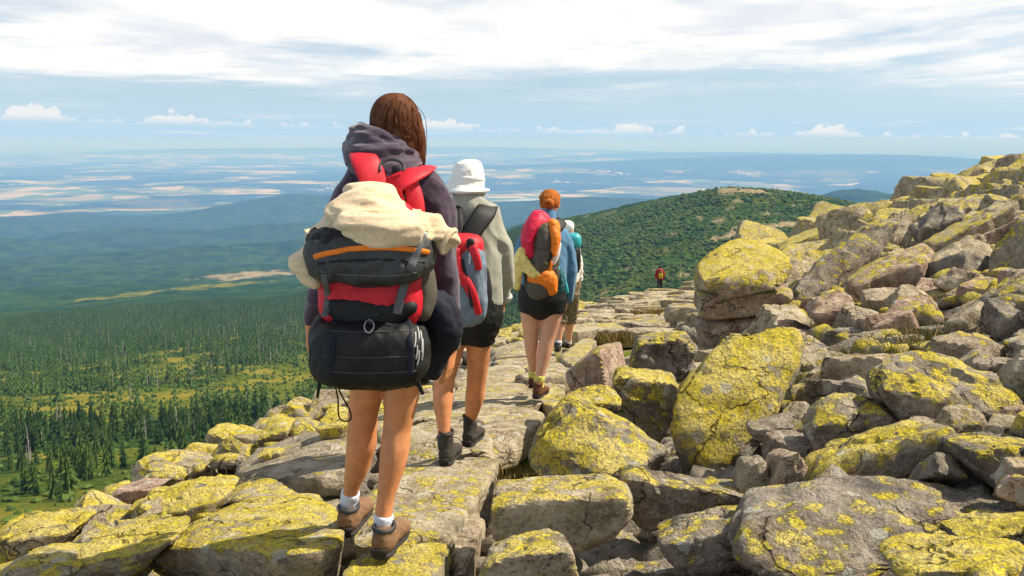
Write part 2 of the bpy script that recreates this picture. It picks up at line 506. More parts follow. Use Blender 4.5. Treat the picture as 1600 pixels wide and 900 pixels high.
# ------------------------------------------------------------------ terrain sheet
def zones(x, y, z):
    r = np.hypot(x, y)
    p = np.stack([x, y, 0 * x], -1)
    dist_h = np.hypot((x - 246) * 1.5, (y - 1085) * 0.75)
    hillz = np.clip((460 - dist_h) / 120, 0, 1) * (r > 560)
    a = x / np.maximum(y, 0.1)
    n1 = fbm(p / 55.0, 4, 51)
    n2 = fbm(p / 260.0, 4, 52)
    n3 = fbm(p / 22.0, 3, 53)
    plain = np.clip((r - 10300) / 1200, 0, 1) * np.clip((-760 - z) / 40, 0, 1)
    plain = np.maximum(plain, np.clip((r - 15000) / 2000, 0, 1) * np.clip((-640 - z) / 60, 0, 1))
    mead = np.clip((300 - r) / 90 + n1 * 1.2, 0, 1) * (r < 520)
    mead = np.maximum(mead, 0.95 * np.clip((n1 * 1.2 + n2 * 0.9 - 0.12) * 5, 0, 1) * np.clip((1100 - r) / 400, 0, 1))
    # long clearings in the wood
    for (ax0, r0, ax1, r1, wd) in ((-0.62, 520, -0.30, 760, 16), (-0.42, 1900, -0.25, 2500, 60), (-0.30, 760, -0.16, 1120, 14), (-0.40, 430, -0.2, 560, 10)):
        x0, y0_, x1, y1_ = ax0 * r0, r0, ax1 * r1, r1
        dx, dy = x1 - x0, y1_ - y0_
        t = np.clip(((x - x0) * dx + (y - y0_) * dy) / (dx * dx + dy * dy), 0, 1)
        dd = np.hypot(x - x0 - t * dx, y - y0_ - t * dy) + n3 * wd * 0.7
        mead = np.maximum(mead, np.clip((wd - dd) / (wd * 0.4), 0, 1))
    rockz = np.zeros_like(x)
    clear = np.hypot((x + 0.268 * 2900) / 160, (y - 2900) / 330) + n2 * 0.9 + n1 * 0.5
    rockz = np.maximum(rockz, np.clip((0.62 - clear) * 5, 0, 1))
    # the neighbouring summit: dwarf pine, grass, stones, a trail
    hm = np.clip((n1 * 1.0 + n3 * 0.9 - 0.14) * 5, 0, 1) * np.clip((900 - y) / 300, 0.25, 1)
    mead = np.where(hillz > 0.01, np.maximum(hm * hillz, mead * 0.0), mead)
    summit = np.hypot((x - 240) / 34, (y - 1070) / 70) + n1 * 0.8
    rockz = np.maximum(rockz, np.clip((0.85 - summit) * 4, 0, 1) * 0.9)
    band = np.abs(y - (885 + 0.35 * (x - 246)) - n2 * 40) + n3 * 5
    rockz = np.maximum(rockz, np.clip((13 - band) / 6, 0, 1) * (x > 170) * (x < 340))
    spots = np.clip((fbm(p / 16.0, 2, 77) - 0.46) * 6, 0, 1) * hillz
    rockz = np.maximum(rockz, spots * 0.8)
    ridge = np.clip((r - 560) / 60, 0, 1) * np.clip((800 - r) / 100, 0, 1) * np.clip((a - 0.05) / 0.05, 0, 1)
    mead = np.maximum(mead, ridge * np.clip((n1 * 1.3 + n2 + 0.22) * 4, 0, 1))
    nearm = np.clip((90 - r) / 40, 0, 1)
    mead = np.maximum(mead, nearm * np.clip(0.45 + n3 * 2, 0, 1))
    rockz = np.maximum(rockz * (r > 60), np.clip((62 - r) / 15, 0, 1) * np.clip(0.5 + fbm(p / 1.3, 3, 81) * 2.4 + np.clip((9 - r) / 3, 0, 1), 0, 1))
    return plain, mead, rockz


def build_terrain():
    az = np.concatenate([np.linspace(-1.25, -0.56, 40, endpoint=False), np.linspace(-0.56, 0.56, 620, endpoint=False), np.linspace(0.56, 1.25, 40)])
    rr = np.concatenate([np.geomspace(0.7, 60, 110, endpoint=False), np.geomspace(60, 3000, 240, endpoint=False), np.geomspace(3000, 95000, 190)])
    A, Rr = np.meshgrid(az, rr)
    x = (np.sin(A) * Rr).ravel()
    y = (np.cos(A) * Rr).ravel()
    y0 = np.maximum(y, 0.0)
    z = terrain(x, y0)
    r = np.hypot(x, y)
    p = np.stack([x, y, 0 * x], -1)
    nearw = np.clip((75 - r) / 20, 0, 1)
    z = z - nearw * (0.24 + 0.10 * fbm(p / 0.8, 3, 2))
    # canopy of far woods: uneven top
    can = np.clip((r - 1300) / 900, 0, 1) * np.clip((9000 - r) / 2000, 0, 1)
    z = z + can * (vnoise(p / 26.0, 31) * 4.0 + vnoise(p / 60.0, 37) * 3.0)
    dist_h = np.hypot((x - 246) * 1.5, (y - 1085) * 0.75)
    hillz = np.clip((460 - dist_h) / 120, 0, 1) * (r > 560)
    z = z + hillz * (vnoise(p / 6.5, 41) * 1.3)
    nr, na = len(rr), len(az)
    i = np.arange(nr - 1)[:, None] * na + np.arange(na - 1)[None, :]
    f = np.stack([i, i + 1, i + na + 1, i + na], -1).reshape(-1, 4)
    me = mesh_np('mountain_terrain', np.stack([x, y, z], -1), f)
    plain, mead, rockz = zones(x, y, z)
    col = np.stack([plain, mead, rockz, np.ones_like(x)], -1).astype(np.float32)
    ca = me.color_attributes.new('zone', 'FLOAT_COLOR', 'POINT')
    ca.data.foreach_set('color', col.ravel())
    o = link('mountain_terrain', me, terrain_material(), kind='structure')
    return o


build_terrain()

# far reservoir on the plain
wm, wg = new_mat('reservoir_water')
finish(wg, (0.30, 0.36, 0.38), 0.25, None, spec=0.5)
th = np.linspace(0, 2 * math.pi, 48, endpoint=False)
rad = 1 + 0.22 * np.sin(3 * th + 1) + 0.12 * np.sin(7 * th)
lx = 0.043 * 12600 + np.cos(th) * rad * 620
ly = 12600 + np.sin(th) * rad * 620
lz = float(terrain(lx, ly).max()) + 3
LV = np.stack([lx, ly, np.full_like(lx, lz)], -1)
me = bpy.data.meshes.new('reservoir')
me.from_pydata([tuple(v) for v in LV] + [(v[0], v[1], v[2] - 60) for v in LV], [],
               [tuple(range(48))] + [(i, i + 48, (i + 1) % 48 + 48, (i + 1) % 48) for i in range(48)])
link('water', me, wm, kind='structure')

# ------------------------------------------------------------------ haze over the plain
hm_, hg = new_mat('haze')
pv = hg.n('ShaderNodeVolumePrincipled', {'Color': (0.19, 0.43, 1.0, 1), 'Absorption Color': (0.74, 0.74, 0.74, 1), 'Density': 0.000086, 'Anisotropy': 0.0})
hg.n('ShaderNodeOutputMaterial', {'Volume': pv})
bm = bmesh.new()
bmesh.ops.create_cube(bm, size=1.0)
bmesh.ops.scale(bm, vec=(200000, 110000, 1025), verts=bm.verts)
bmesh.ops.translate(bm, vec=(0, 44000, -1025 / 2 + 6), verts=bm.verts)
me = bpy.data.meshes.new('haze')
bm.to_mesh(me)
bm.free()
link('haze', me, hm_, kind='stuff', label='pale blue haze over the far plain')
# ------------------------------------------------------------------ stones
_ico = {}


def ico(sub):
    if sub not in _ico:
        b = bmesh.new()
        bmesh.ops.create_icosphere(b, subdivisions=sub, radius=1.0)
        b.verts.ensure_lookup_table()
        v = np.array([tuple(q.co) for q in b.verts])
        f = np.array([[q.index for q in t.verts] for t in b.faces])
        b.free()
        _ico[sub] = (v / np.linalg.norm(v, axis=1)[:, None], f)
    return _ico[sub]


def hull_planes(pts):
    b = bmesh.new()
    for q in pts:
        b.verts.new(q)
    bmesh.ops.convex_hull(b, input=b.verts)
    b.normal_update()
    pl = []
    for f in b.faces:
        n = np.array(f.normal)
        if np.linalg.norm(n) < 0.5:
            continue
        d = float(np.dot(n, np.array(f.verts[0].co)))
        for (m, e) in pl:
            if np.dot(m, n) > 0.985:
                break
        else:
            pl.append((n, d))
    b.free()
    return np.array([p[0] for p in pl]), np.array([p[1] for p in pl])


def rock_verts(hulls, sub=5, p=16.0, amp=1.0, seed=0, centre=None, strata=0.0, chips=14):
    """star-shaped stone: union of convex hulls with rounded edges, weathered by noise; hulls = list of point lists"""
    allp = np.array([q for h in hulls for q in h], float)
    c = np.mean(allp, axis=0) if centre is None else np.array(centre, float)
    if centre is None:
        c = (allp.min(0) + allp.max(0)) * 0.25 + c * 0.5
    q = allp - c
    cov = q.T @ q / len(q)
    w, V = np.linalg.eigh(cov)
    s = np.sqrt(np.maximum(w, 1e-6))
    s = np.maximum(s, s.max() * 0.12)
    dirs, faces = ico(sub)
    rmax = None
    if len(hulls) > 1:
        chips = 0
    for h in hulls:
        hw = ((np.array(h, float) - c) @ V) / s
        N, D = hull_planes(hw)
        if len(D) == 0:
            continue
        D = np.maximum(D, 0.05)
        cr_ = np.random.default_rng(seed * 13 + 5)
        cn = cr_.normal(size=(chips, 3))
        cn /= np.linalg.norm(cn, axis=1)[:, None]
        cd_ = (hw @ cn.T).max(0) * cr_.uniform(0.82, 0.97, chips)
        N = np.concatenate([N, cn])
        D = np.concatenate([D, np.maximum(cd_, 0.1)])
        proj = np.maximum(dirs @ N.T, 0) / D[None, :]
        inv = (proj ** p).sum(1) ** (1.0 / p)
        r = 1.0 / np.maximum(inv, 1e-3)
        rmax = r if rmax is None else np.maximum(rmax, r)
    v = (dirs * rmax[:, None] * s) @ V.T
    size = float(np.cbrt(np.prod(s)) * 2.2)
    nd = dirs @ V.T
    n1 = fbm(v / (size * 0.9) + seed * 7.7, 3, seed) * 0.035
    n2 = np.abs(fbm(v / (size * 0.33) + seed * 3.1, 3, seed + 9)) * 0.045
    n3 = fbm(v / (size * 0.13), 3, seed + 19) * 0.022
    fl1 = np.clip((fbm(v / (size * 0.62) + seed * 5.3, 3, seed + 29) - 0.06) * 14, 0, 1) * -0.050
    fl2 = np.clip((fbm(v / (size * 0.30) + seed * 2.9, 2, seed + 39) - 0.14) * 10, 0, 1) * -0.026
    d = (n1 + n2 + n3 + fl1 + fl2) * size * amp
    if strata:
        d = d - strata * size * 0.03 * (np.sin(v[:, 2] / size * 26 + 3 * fbm(v / size, 2, seed)) > 0.75)
    v = v + nd / np.linalg.norm(nd, axis=1)[:, None] * d[:, None]
    return v + c, faces


def make_rock(name, hulls, parent=None, sub=5, p=16.0, amp=1.0, seed=0, lichen=0.5, tint=0.3, strata=0.0, centre=None, **kw):
    v, f = rock_verts(hulls, sub, p, amp, seed, centre, strata)
    me = mesh_np(name, v, f)
    me.set_sharp_from_angle(angle=R(28))
    o = link(name, me, M['rock'], lichen=float(lichen), tint=float(tint), **kw)
    recenter(o)
    if parent is not None:
        o.parent = parent
        o.matrix_parent_inverse = parent.matrix_basis.inverted()
    return o


# ---- boulders placed one by one: (name, label, depth, front outline, back/top outline with extra depth, thickness, lichen, tint)
BOULDERS = []
placed = []          # (x, y, radius) footprints


def boulder(label, d, front, back=(), thick=0.45, lichen=0.5, tint=0.2, p=16.0, amp=1.0, name='boulder', group='lichen covered boulders beside the path', extra=None, centre=None, strata=0.0, sub=5, foot=True, parent=None):
    if d is None:
        bot = max(front, key=lambda q: q[1])
        d = ground_depth(bot[0], bot[1], 0.04)
    hulls = []
    for fr, bk in ([(front, back)] + (extra or [])):
        pts = []
        for q in fr:
            pts.append(P(q[0], q[1], d + (q[2] if len(q) > 2 else 0.0)))
        for q in bk:
            pts.append(P(q[0], q[1], d + q[2]))
        cx = sum(v.x for v in pts) / len(pts)
        cz = sum(v.z for v in pts) / len(pts)
        add = []
        for q in fr:
            v = P(q[0], q[1], d + (q[2] if len(q) > 2 else 0.0))
            # the far side: same real height, drawn in a little
            add.append(Vector((cx + (v.x - cx) * 0.85, v.y + thick, cz + (v.z - cz) * 0.8 - 0.04)))
        # a foot below the visible lower edge
        zs = [v.z for v in pts]
        zmin = min(zs)
        hgt = max(zs) - zmin
        low = [v for v in pts if v.z < zmin + 0.35 * hgt]
        for v in (low if foot else ()):
            add.append(Vector((cx + (v.x - cx) * 0.8, v.y + 0.12 * thick, zmin - 0.12 * hgt - 0.03)))
        hulls.append([tuple(v) for v in pts + add])
    c = None
    if centre is not None:
        c = tuple(P(centre[0], centre[1], d + centre[2]))
    seed = len(BOULDERS) + 1
    kw = {}
    if parent is None:
        kw = dict(label=label, cat='boulder', group=group)
    o = make_rock(name, hulls, parent=parent, sub=sub, p=p * 1.6, amp=amp, seed=seed, lichen=lichen, tint=tint, centre=c, strata=strata, **kw)
    BOULDERS.append(o)
    allp = np.array([q for h in hulls for q in h])
    placed.append(((allp[:, 0].min() + allp[:, 0].max()) / 2, (allp[:, 1].min() + allp[:, 1].max()) / 2,
                   max(np.ptp(allp[:, 0]), np.ptp(allp[:, 1])) / 2))
    return o


# the layered block standing beyond the path: three beds of stone
lb = empty('layered_boulder', P(1160, 545, 10.6), label='tall block of three stone beds with yellow top, right of the path', cat='boulder', group='lichen covered boulders beside the path')
boulder('', 10.15, [(1094, 506), (1110, 552), (1150, 548), (1240, 522), (1240, 486), (1150, 512)], [(1084, 500, 1.0), (1086, 545, 0.9), (1236, 482, 0.9)], 0.9, 0.30, 1.0, 26, 0.6, name='lower_bed', parent=lb)
boulder('', 10.30, [(1100, 462), (1100, 510), (1150, 514), (1236, 490), (1236, 450), (1150, 470)], [(1090, 440, 0.9), (1228, 440, 0.9)], 0.8, 0.35, 0.9, 26, 0.5, name='middle_bed', parent=lb, foot=False)
boulder('', 10.12, [(1094, 462), (1096, 498), (1150, 503), (1240, 478), (1240, 456), (1150, 478), (1108, 470)], [(1086, 445, 0.9), (1230, 446, 0.9)], 0.8, 0.6, 0.75, 30, 0.5, name='middle_bed', parent=lb, foot=False)
boulder('', 10.02, [(1096, 436), (1104, 456), (1150, 472), (1238, 450), (1241, 413, .15)], [(1088, 410, .55), (1116, 390, .8), (1150, 369, 1.1), (1182, 373, 1.1), (1205, 383, 1.0), (1234, 400, .6), (1086, 452, 1.0)], 0.9, 0.85, 0.65, 26, 0.6, name='upper_bed', parent=lb, foot=False)

boulder('large bright yellow lichen boulder with a raised upper corner, in front of the layered block', 4.85,
        [(1044, 694), (1052, 640, .08), (1068, 604, .16), (1126, 726), (1108, 724), (1152, 716, .02), (1206, 648, .12), (1247, 602, .22)],
        [(1108, 566, .30), (1140, 519, .42), (1185, 512, .46), (1232, 507, .48), (1268, 523, .42), (1264, 562, .34), (1150, 600, .14)], 0.32, 0.95, 0.15, 20, 0.8)
boulder('grey and olive three-sided boulder at the path edge behind the long front block', 4.5,
        [(818, 736, .15), (832, 700, .15), (852, 662, .2), (886, 622, .3), (1038, 700, .1), (1000, 738, -.05), (955, 748, -.1), (870, 742, 0)], [(922, 627, .55), (1044, 692, .35), (980, 655, .45)], 0.5, 0.62, 0.1, 18)
boulder('long flat-topped block with yellow rim at bottom centre', 3.5,
        [(766, 782), (768, 842), (800, 852), (958, 852), (1002, 786), (985, 772), (880, 786)], [(772, 746, .38), (800, 757, .3), (966, 760, .38), (1002, 768, .3)], 0.38, 0.55, 0.42, 30, 0.7)
boulder('speckled grey slab boulder under the big yellow boulder', 3.8,
        [(963, 742), (975, 792), (1060, 818), (1160, 808), (1186, 790), (1185, 776)], [(1000, 706, .4), (1090, 707, .45), (1150, 738, .3), (964, 730, .2)], 0.4, 0.38, 0.12, 18)
boulder('huge smooth grey boulder with a yellow crest filling the bottom right', 2.95,
        [(1146, 888, .0), (1160, 818, .1), (1200, 908, -.1), (1330, 912, -.15), (1430, 905, -.1), (1510, 885), (1610, 830)], [(1230, 788, .25), (1300, 768, .3), (1390, 740, .45), (1450, 750, .45), (1530, 772, .4), (1612, 776, .4)], 0.5, 0.40, 0.1, 12)
boulder('grey brown boulder wedged left of the huge smooth grey boulder', 3.25,
        [(1024, 858), (1035, 875), (1075, 888), (1160, 876), (1205, 815)], [(1058, 806, .25), (1130, 794, .35), (1200, 798, .3)], 0.35, 0.32, 0.1, 14)
boulder('pale rock with yellow top cut by the bottom edge below the long block', 2.9,
        [(744, 912), (752, 882), (790, 868), (906, 912), (895, 862)], [(850, 849, .15), (884, 842, .15)], 0.3, 0.66, 0.3, 20)
boulder('rounded dark boulder with grey cap and yellow right half', 4.0,
        [(1376, 606), (1384, 632), (1440, 662), (1530, 698), (1612, 690), (1612, 640)], [(1398, 562, .25), (1440, 544, .35), (1490, 549, .35), (1555, 580, .3), (1612, 606, .3)], 0.5, 0.55, 0.08, 12)
boulder('blunt boulder with yellow left top, left of the rounded dark boulder', 4.1,
        [(1268, 664), (1274, 702), (1330, 714), (1402, 708), (1442, 676), (1400, 652)], [(1280, 612, .15), (1330, 611, .2), (1385, 632, .25)], 0.4, 0.52, 0.2, 16)
boulder('pointed olive boulder rising behind the huge smooth grey boulder', 3.6,
        [(1252, 770), (1290, 725), (1370, 716), (1480, 664), (1506, 668), (1532, 742), (1515, 775), (1400, 780)], [(1470, 668, .2), (1330, 712, .25)], 0.35, 0.62, 0.2, 15)
boulder('dark grey boulder cut by the right edge below the rounded dark boulder', 3.25,
        [(1523, 708), (1540, 745), (1612, 782), (1612, 700)], [(1548, 678, .2), (1612, 676, .25)], 0.35, 0.5, 0.1, 13)
boulder('bright yellow boulder in the bottom right corner', 2.35,
        [(1412, 912), (1440, 893), (1612, 915), (1612, 880)], [(1490, 872, .2), (1612, 846, .25)], 0.35, 0.85, 0.3, 15)
boulder('small yellow boulder just above the bottom right corner', 2.65,
        [(1516, 850), (1524, 870), (1612, 862), (1612, 830)], [(1558, 812, .2), (1612, 798, .2)], 0.3, 0.8, 0.1, 14)
boulder('yellow wedge boulder half in shadow left of the big yellow boulder', 5.5,
        [(957, 584), (968, 625), (1000, 662), (1030, 688), (1064, 650), (1064, 600)], [(960, 577, .15), (1062, 581, .2)], 0.5, 0.82, 0.12, 20)
boulder('two-faced boulder with dark left face and pink right face by the path', 6.5,
        [(882, 592, .25), (892, 600, .2), (946, 604, -.1), (935, 546, -.1), (955, 606, 0), (981, 590, .35), (970, 536, .35)], [(884, 580, .4), (925, 546, .5), (968, 533, .6)], 0.3, 0.42, 0.92, 34, 0.5)
boulder('dark olive boulder in shade behind the yellow wedge', 7.2,
        [(984, 578), (1000, 536), (1040, 586), (1092, 566), (1096, 545), (1072, 522)], [(1010, 526, .3), (1070, 518, .3)], 0.5, 0.6, 0.0, 20)
boulder('low yellow stone beside the hikers feet at the path edge', 5.2,
        [(884, 630), (900, 645), (968, 645), (972, 628)], [(910, 606, .2), (945, 597, .3), (965, 615, .3)], 0.35, 0.75, 0.1, 18)
boulder('small stone with yellow stain below the big yellow boulders right side', 4.55,
        [(1172, 672), (1180, 684), (1272, 688), (1274, 660)], [(1190, 648, .2), (1255, 640, .2)], 0.3, 0.25, 0.2, 14, sub=4)
boulder('tiny orange stone in the dark gap under the big yellow boulder', 4.4,
        [(1193, 692), (1200, 699), (1222, 699), (1225, 691)], [(1200, 687, .05), (1218, 687, .05)], 0.1, 0.05, 1.0, 10, sub=3)
boulder('upright pinkish stone right of the speckled grey slab', 3.75,
        [(1206, 782), (1222, 712), (1250, 705), (1274, 740), (1256, 782)], [(1240, 703, .1)], 0.25, 0.1, 0.75, 16, sub=4)
boulder('round brown stone between the speckled slab and the upright pinkish stone', 3.85,
        [(1150, 780), (1158, 722), (1190, 708), (1214, 738), (1210, 790), (1180, 800)], [(1180, 706, .1)], 0.3, 0.1, 0.3, 11, sub=4)
boulder('round speckled stone in the grassy hollow', 6.2,
        [(1244, 572), (1258, 586), (1320, 584), (1336, 566)], [(1262, 548, .15), (1290, 542, .2), (1325, 552, .2)], 0.4, 0.35, 0.5, 13, sub=4)
boulder('flat grey stone behind the grassy hollow', 6.8,
        [(1345, 530), (1352, 545), (1400, 552), (1420, 538)], [(1355, 514, .2), (1390, 512, .2), (1415, 525, .2)], 0.4, 0.2, 0.3, 14, sub=4)
boulder('flat yellow topped stone behind the rounded dark boulder', 5.6,
        [(1450, 545), (1460, 562), (1520, 568), (1532, 548)], [(1458, 534, .2), (1528, 534, .25)], 0.4, 0.75, 0.3, 20, sub=4)
boulder('yellow boulder cut by the right edge above the rounded dark boulder', 5.2,
        [(1512, 570), (1560, 592), (1612, 600), (1612, 560)], [(1550, 548, .3), (1612, 542, .3)], 0.4, 0.62, 0.2, 15, sub=4)
boulder('big leaning purple grey slab on the talus right of the layered block', 11.0,
        [(1240, 470, 0), (1246, 500), (1290, 470), (1345, 420, .3), (1398, 372, .5), (1405, 345, .6)], [(1250, 430, .3), (1310, 372, .6), (1360, 345, .9), (1400, 338, 1.0)], 0.6, 0.42, 0.12, 20)
boulder('orange brown slab with yellow end above the grassy hollow', 9.3,
        [(1330, 445), (1336, 478), (1372, 486), (1440, 440), (1452, 400)], [(1370, 425, .2), (1400, 388, .5), (1440, 374, .6), (1464, 392, .5)], 0.5, 0.45, 0.85, 24)
boulder('angular brown boulder below the orange brown slab', 7.9,
        [(1400, 472), (1418, 500), (1470, 502), (1482, 486), (1440, 470)], [(1408, 444, .2), (1428, 442, .3), (1475, 478, .3)], 0.4, 0.2, 0.6, 26)
boulder('brown stone on the left of the grassy hollow', 8.3,
        [(1268, 490), (1290, 508), (1330, 505), (1338, 480)], [(1285, 460, .3), (1315, 450, .3), (1334, 462, .3)], 0.5, 0.25, 0.85, 22, sub=4)
boulder('broad brown boulder high on the talus near the right edge', 9.5,
        [(1440, 440), (1470, 452), (1545, 450), (1570, 405)], [(1470, 395, .3), (1515, 366, .5), (1545, 372, .5), (1565, 390, .4)], 0.7, 0.25, 0.55, 18)
boulder('pale grey upright boulder on the talus below the skyline', 13.0,
        [(1440, 360), (1452, 384), (1490, 378), (1516, 335)], [(1462, 318, .3), (1478, 310, .4), (1510, 318, .4)], 0.7, 0.3, 0.1, 18)
boulder('brown upright boulder left of the pale grey upright boulder', 13.2,
        [(1398, 370), (1410, 378), (1436, 372), (1442, 335)], [(1404, 325, .3), (1420, 319, .4), (1432, 320, .4)], 0.7, 0.3, 0.6, 20, sub=4)
boulder('long slanting ridge of rock running up to the right edge', 11.0,
        [(1460, 385), (1470, 405), (1545, 375), (1600, 345), (1600, 312)], [(1500, 352, .4), (1560, 325, .5), (1596, 310, .6)], 0.6, 0.45, 0.5, 22)
boulder('olive grey boulder at the right edge above the rounded dark boulder', 6.6,
        [(1550, 500), (1560, 545), (1612, 560), (1612, 470)], [(1556, 455, .3), (1590, 420, .5), (1612, 410, .5)], 0.6, 0.5, 0.25, 18)
boulder('dark slab lying flat below the olive grey boulder', 6.6,
        [(1462, 520), (1470, 540), (1540, 542), (1556, 520)], [(1480, 506, .3), (1540, 500, .3)], 0.5, 0.15, 0.05, 22, sub=4)
boulder('dark rounded stone on top of the dark flat slab', 7.3,
        [(1488, 500), (1500, 508), (1552, 506), (1562, 488)], [(1500, 478, .2), (1545, 474, .2)], 0.45, 0.12, 0.05, 15, sub=4)
# left of the path
boulder('rough bright yellow boulder on the left edge of the ridge', None,
        [(240, 806), (262, 822), (318, 815), (342, 782)], [(262, 752, .3), (300, 742, .35), (335, 757, .3)], 0.5, 0.92, 0.3, 15)
boulder('pink block lying on the left edge of the ridge', None,
        [(174, 770), (178, 788), (200, 792), (246, 762)], [(176, 764, .1), (222, 746, .3), (248, 752, .3)], 0.3, 0.0, 1.0, 30, 0.4)
boulder('yellow lichen rock at the far left of the ridge', None,
        [(-12, 850), (0, 880), (70, 870), (112, 830)], [(10, 806, .3), (55, 800, .4), (105, 808, .4)], 0.5, 0.8, 0.35, 14)
boulder('broad yellow rock left of the big flat slab at bottom left', None,
        [(90, 905), (110, 880), (200, 905), (262, 850)], [(130, 838, .35), (190, 822, .45), (250, 824, .45)], 0.5, 0.82, 0.4, 14)
boulder('low yellow stone on the bottom left edge', None,
        [(-12, 912), (0, 895), (90, 915), (110, 900)], [(20, 870, .3), (80, 862, .35)], 0.4, 0.7, 0.4, 14, sub=4)
boulder('small yellow knob of rock between the pink block and the rough yellow boulder', None,
        [(198, 795), (205, 812), (240, 812), (244, 790)], [(212, 780, .15), (236, 778, .15)], 0.3, 0.9, 0.4, 13, sub=4)
boulder('brown yellow stone left of the near hikers feet', None,
        [(158, 845), (175, 862), (232, 850), (245, 828)], [(180, 815, .3), (230, 808, .3)], 0.4, 0.6, 0.6, 14, sub=4)
boulder('pointed yellow and olive rock on the left rim below the near hikers hand', None,
        [(395, 690), (402, 700), (438, 694), (452, 670)], [(410, 660, .3), (428, 646, .4), (448, 652, .4)], 0.6, 0.85, 0.3, 18, sub=4)
boulder('round yellow rock on the rim behind the near hikers knees', None,
        [(492, 672), (500, 690), (535, 690), (545, 660)], [(505, 640, .4), (530, 632, .5)], 0.5, 0.9, 0.3, 12, sub=4)
boulder('small orange yellow stone in front of the pale grey slab', None,
        [(398, 712), (405, 722), (432, 722), (440, 708)], [(408, 700, .1), (434, 698, .15)], 0.25, 0.8, 0.6, 13, sub=4)

# ------------------------------------------------------------------ stone path: slabs
path = link('stone_path', None, kind='structure')
path.location = (0, 3, G(0, 3))
_sl = [0]


def slab(poly, thick=0.22, lichen=0.4, tint=0.5, dz=0.0, tilt=None, sub=4, p=26.0, amp=0.6, depths=None, name='slab'):
    """a paving slab from the photo outline of its top face, laid on the path's plane"""
    _sl[0] += 1
    top = []
    for i, q in enumerate(poly):
        d = ground_depth(q[0], q[1], dz + (q[2] if len(q) > 2 else 0))
        v = P(q[0], q[1], d)
        top.append(v)
    cx = sum(v.x for v in top) / len(top)
    cy = sum(v.y for v in top) / len(top)
    pts = [tuple(v) for v in top]
    for v in top:
        pts.append((cx + (v.x - cx) * 1.04, cy + (v.y - cy) * 1.04, v.z - thick * 0.45))
        pts.append((cx + (v.x - cx) * 0.96, cy + (v.y - cy) * 0.96, v.z - thick))
    r = max(math.hypot(v.x - cx, v.y - cy) for v in top)
    placed.append((cx, cy, r * 0.8))
    return make_rock(name, [pts], parent=path, sub=sub, p=p, amp=amp, seed=100 + _sl[0], lichen=lichen, tint=tint)


NEAR = [
    ([(596, 744), (640, 712), (776, 702), (768, 742), (738, 768), (702, 836), (610, 846), (556, 836), (560, 790)], .36, .48, .0),
    ([(520, 905), (560, 862), (640, 850), (704, 842), (688, 910)], .55, .45, .0),
    ([(236, 836), (300, 800), (384, 772), (470, 764), (524, 766), (526, 842), (500, 852), (440, 856)], .66, .5, .06),
    ([(150, 905), (215, 868), (300, 860), (430, 868), (520, 880), (510, 915)], .55, .4, -.06),
    ([(440, 872), (470, 858), (524, 856), (526, 880)], .55, .4, -.02),
    ([(378, 706), (440, 676), (545, 668), (552, 738), (470, 752), (360, 752)], .22, .3, .05),
    ([(352, 772), (368, 748), (420, 742), (470, 756), (400, 778)], .6, .25, .04),
    ([(596, 700), (610, 672), (680, 655), (740, 662), (776, 698), (640, 708)], .25, .48, .0),
    ([(680, 652), (700, 632), (790, 622), (850, 636), (830, 668), (776, 694), (742, 660)], .3, .5, .0),
    ([(700, 628), (716, 600), (760, 592), (816, 600), (850, 632), (790, 618)], .3, .55, .0),
    ([(856, 634), (826, 602), (850, 590), (884, 606), (882, 622)], .55, .5, .0),
    ([(640, 650), (650, 620), (700, 605), (712, 600), (698, 628), (678, 650)], .35, .5, .0),
    ([(716, 596), (726, 576), (800, 562), (828, 580), (820, 598), (762, 590)], .3, .52, .0),
    ([(826, 596), (832, 572), (876, 560), (892, 576), (884, 600), (850, 588)], .25, .5, .0),
    ([(764, 560), (770, 540), (830, 530), (868, 540), (872, 558), (830, 570), (800, 562)], .3, .55, .0),
    ([(872, 556), (880, 545), (915, 525), (934, 532), (920, 556), (895, 572)], .5, .45, .03),
    ([(560, 664), (575, 640), (640, 622), (645, 650), (596, 672)], .4, .5, -.02),
    ([(520, 660), (540, 630), (575, 628), (572, 650)], .55, .4, -.02),
]
for (poly, li, ti, dz) in NEAR:
    slab(poly, 0.24, li, ti, dz, sub=5)
# narrow slab set on edge beside the path
slab([(702, 868, .0), (722, 800, .0), (742, 782, .0), (760, 800, .0), (748, 850, .0), (716, 908, .0)], 0.3, .2, .62, -.06, sub=4, p=20)

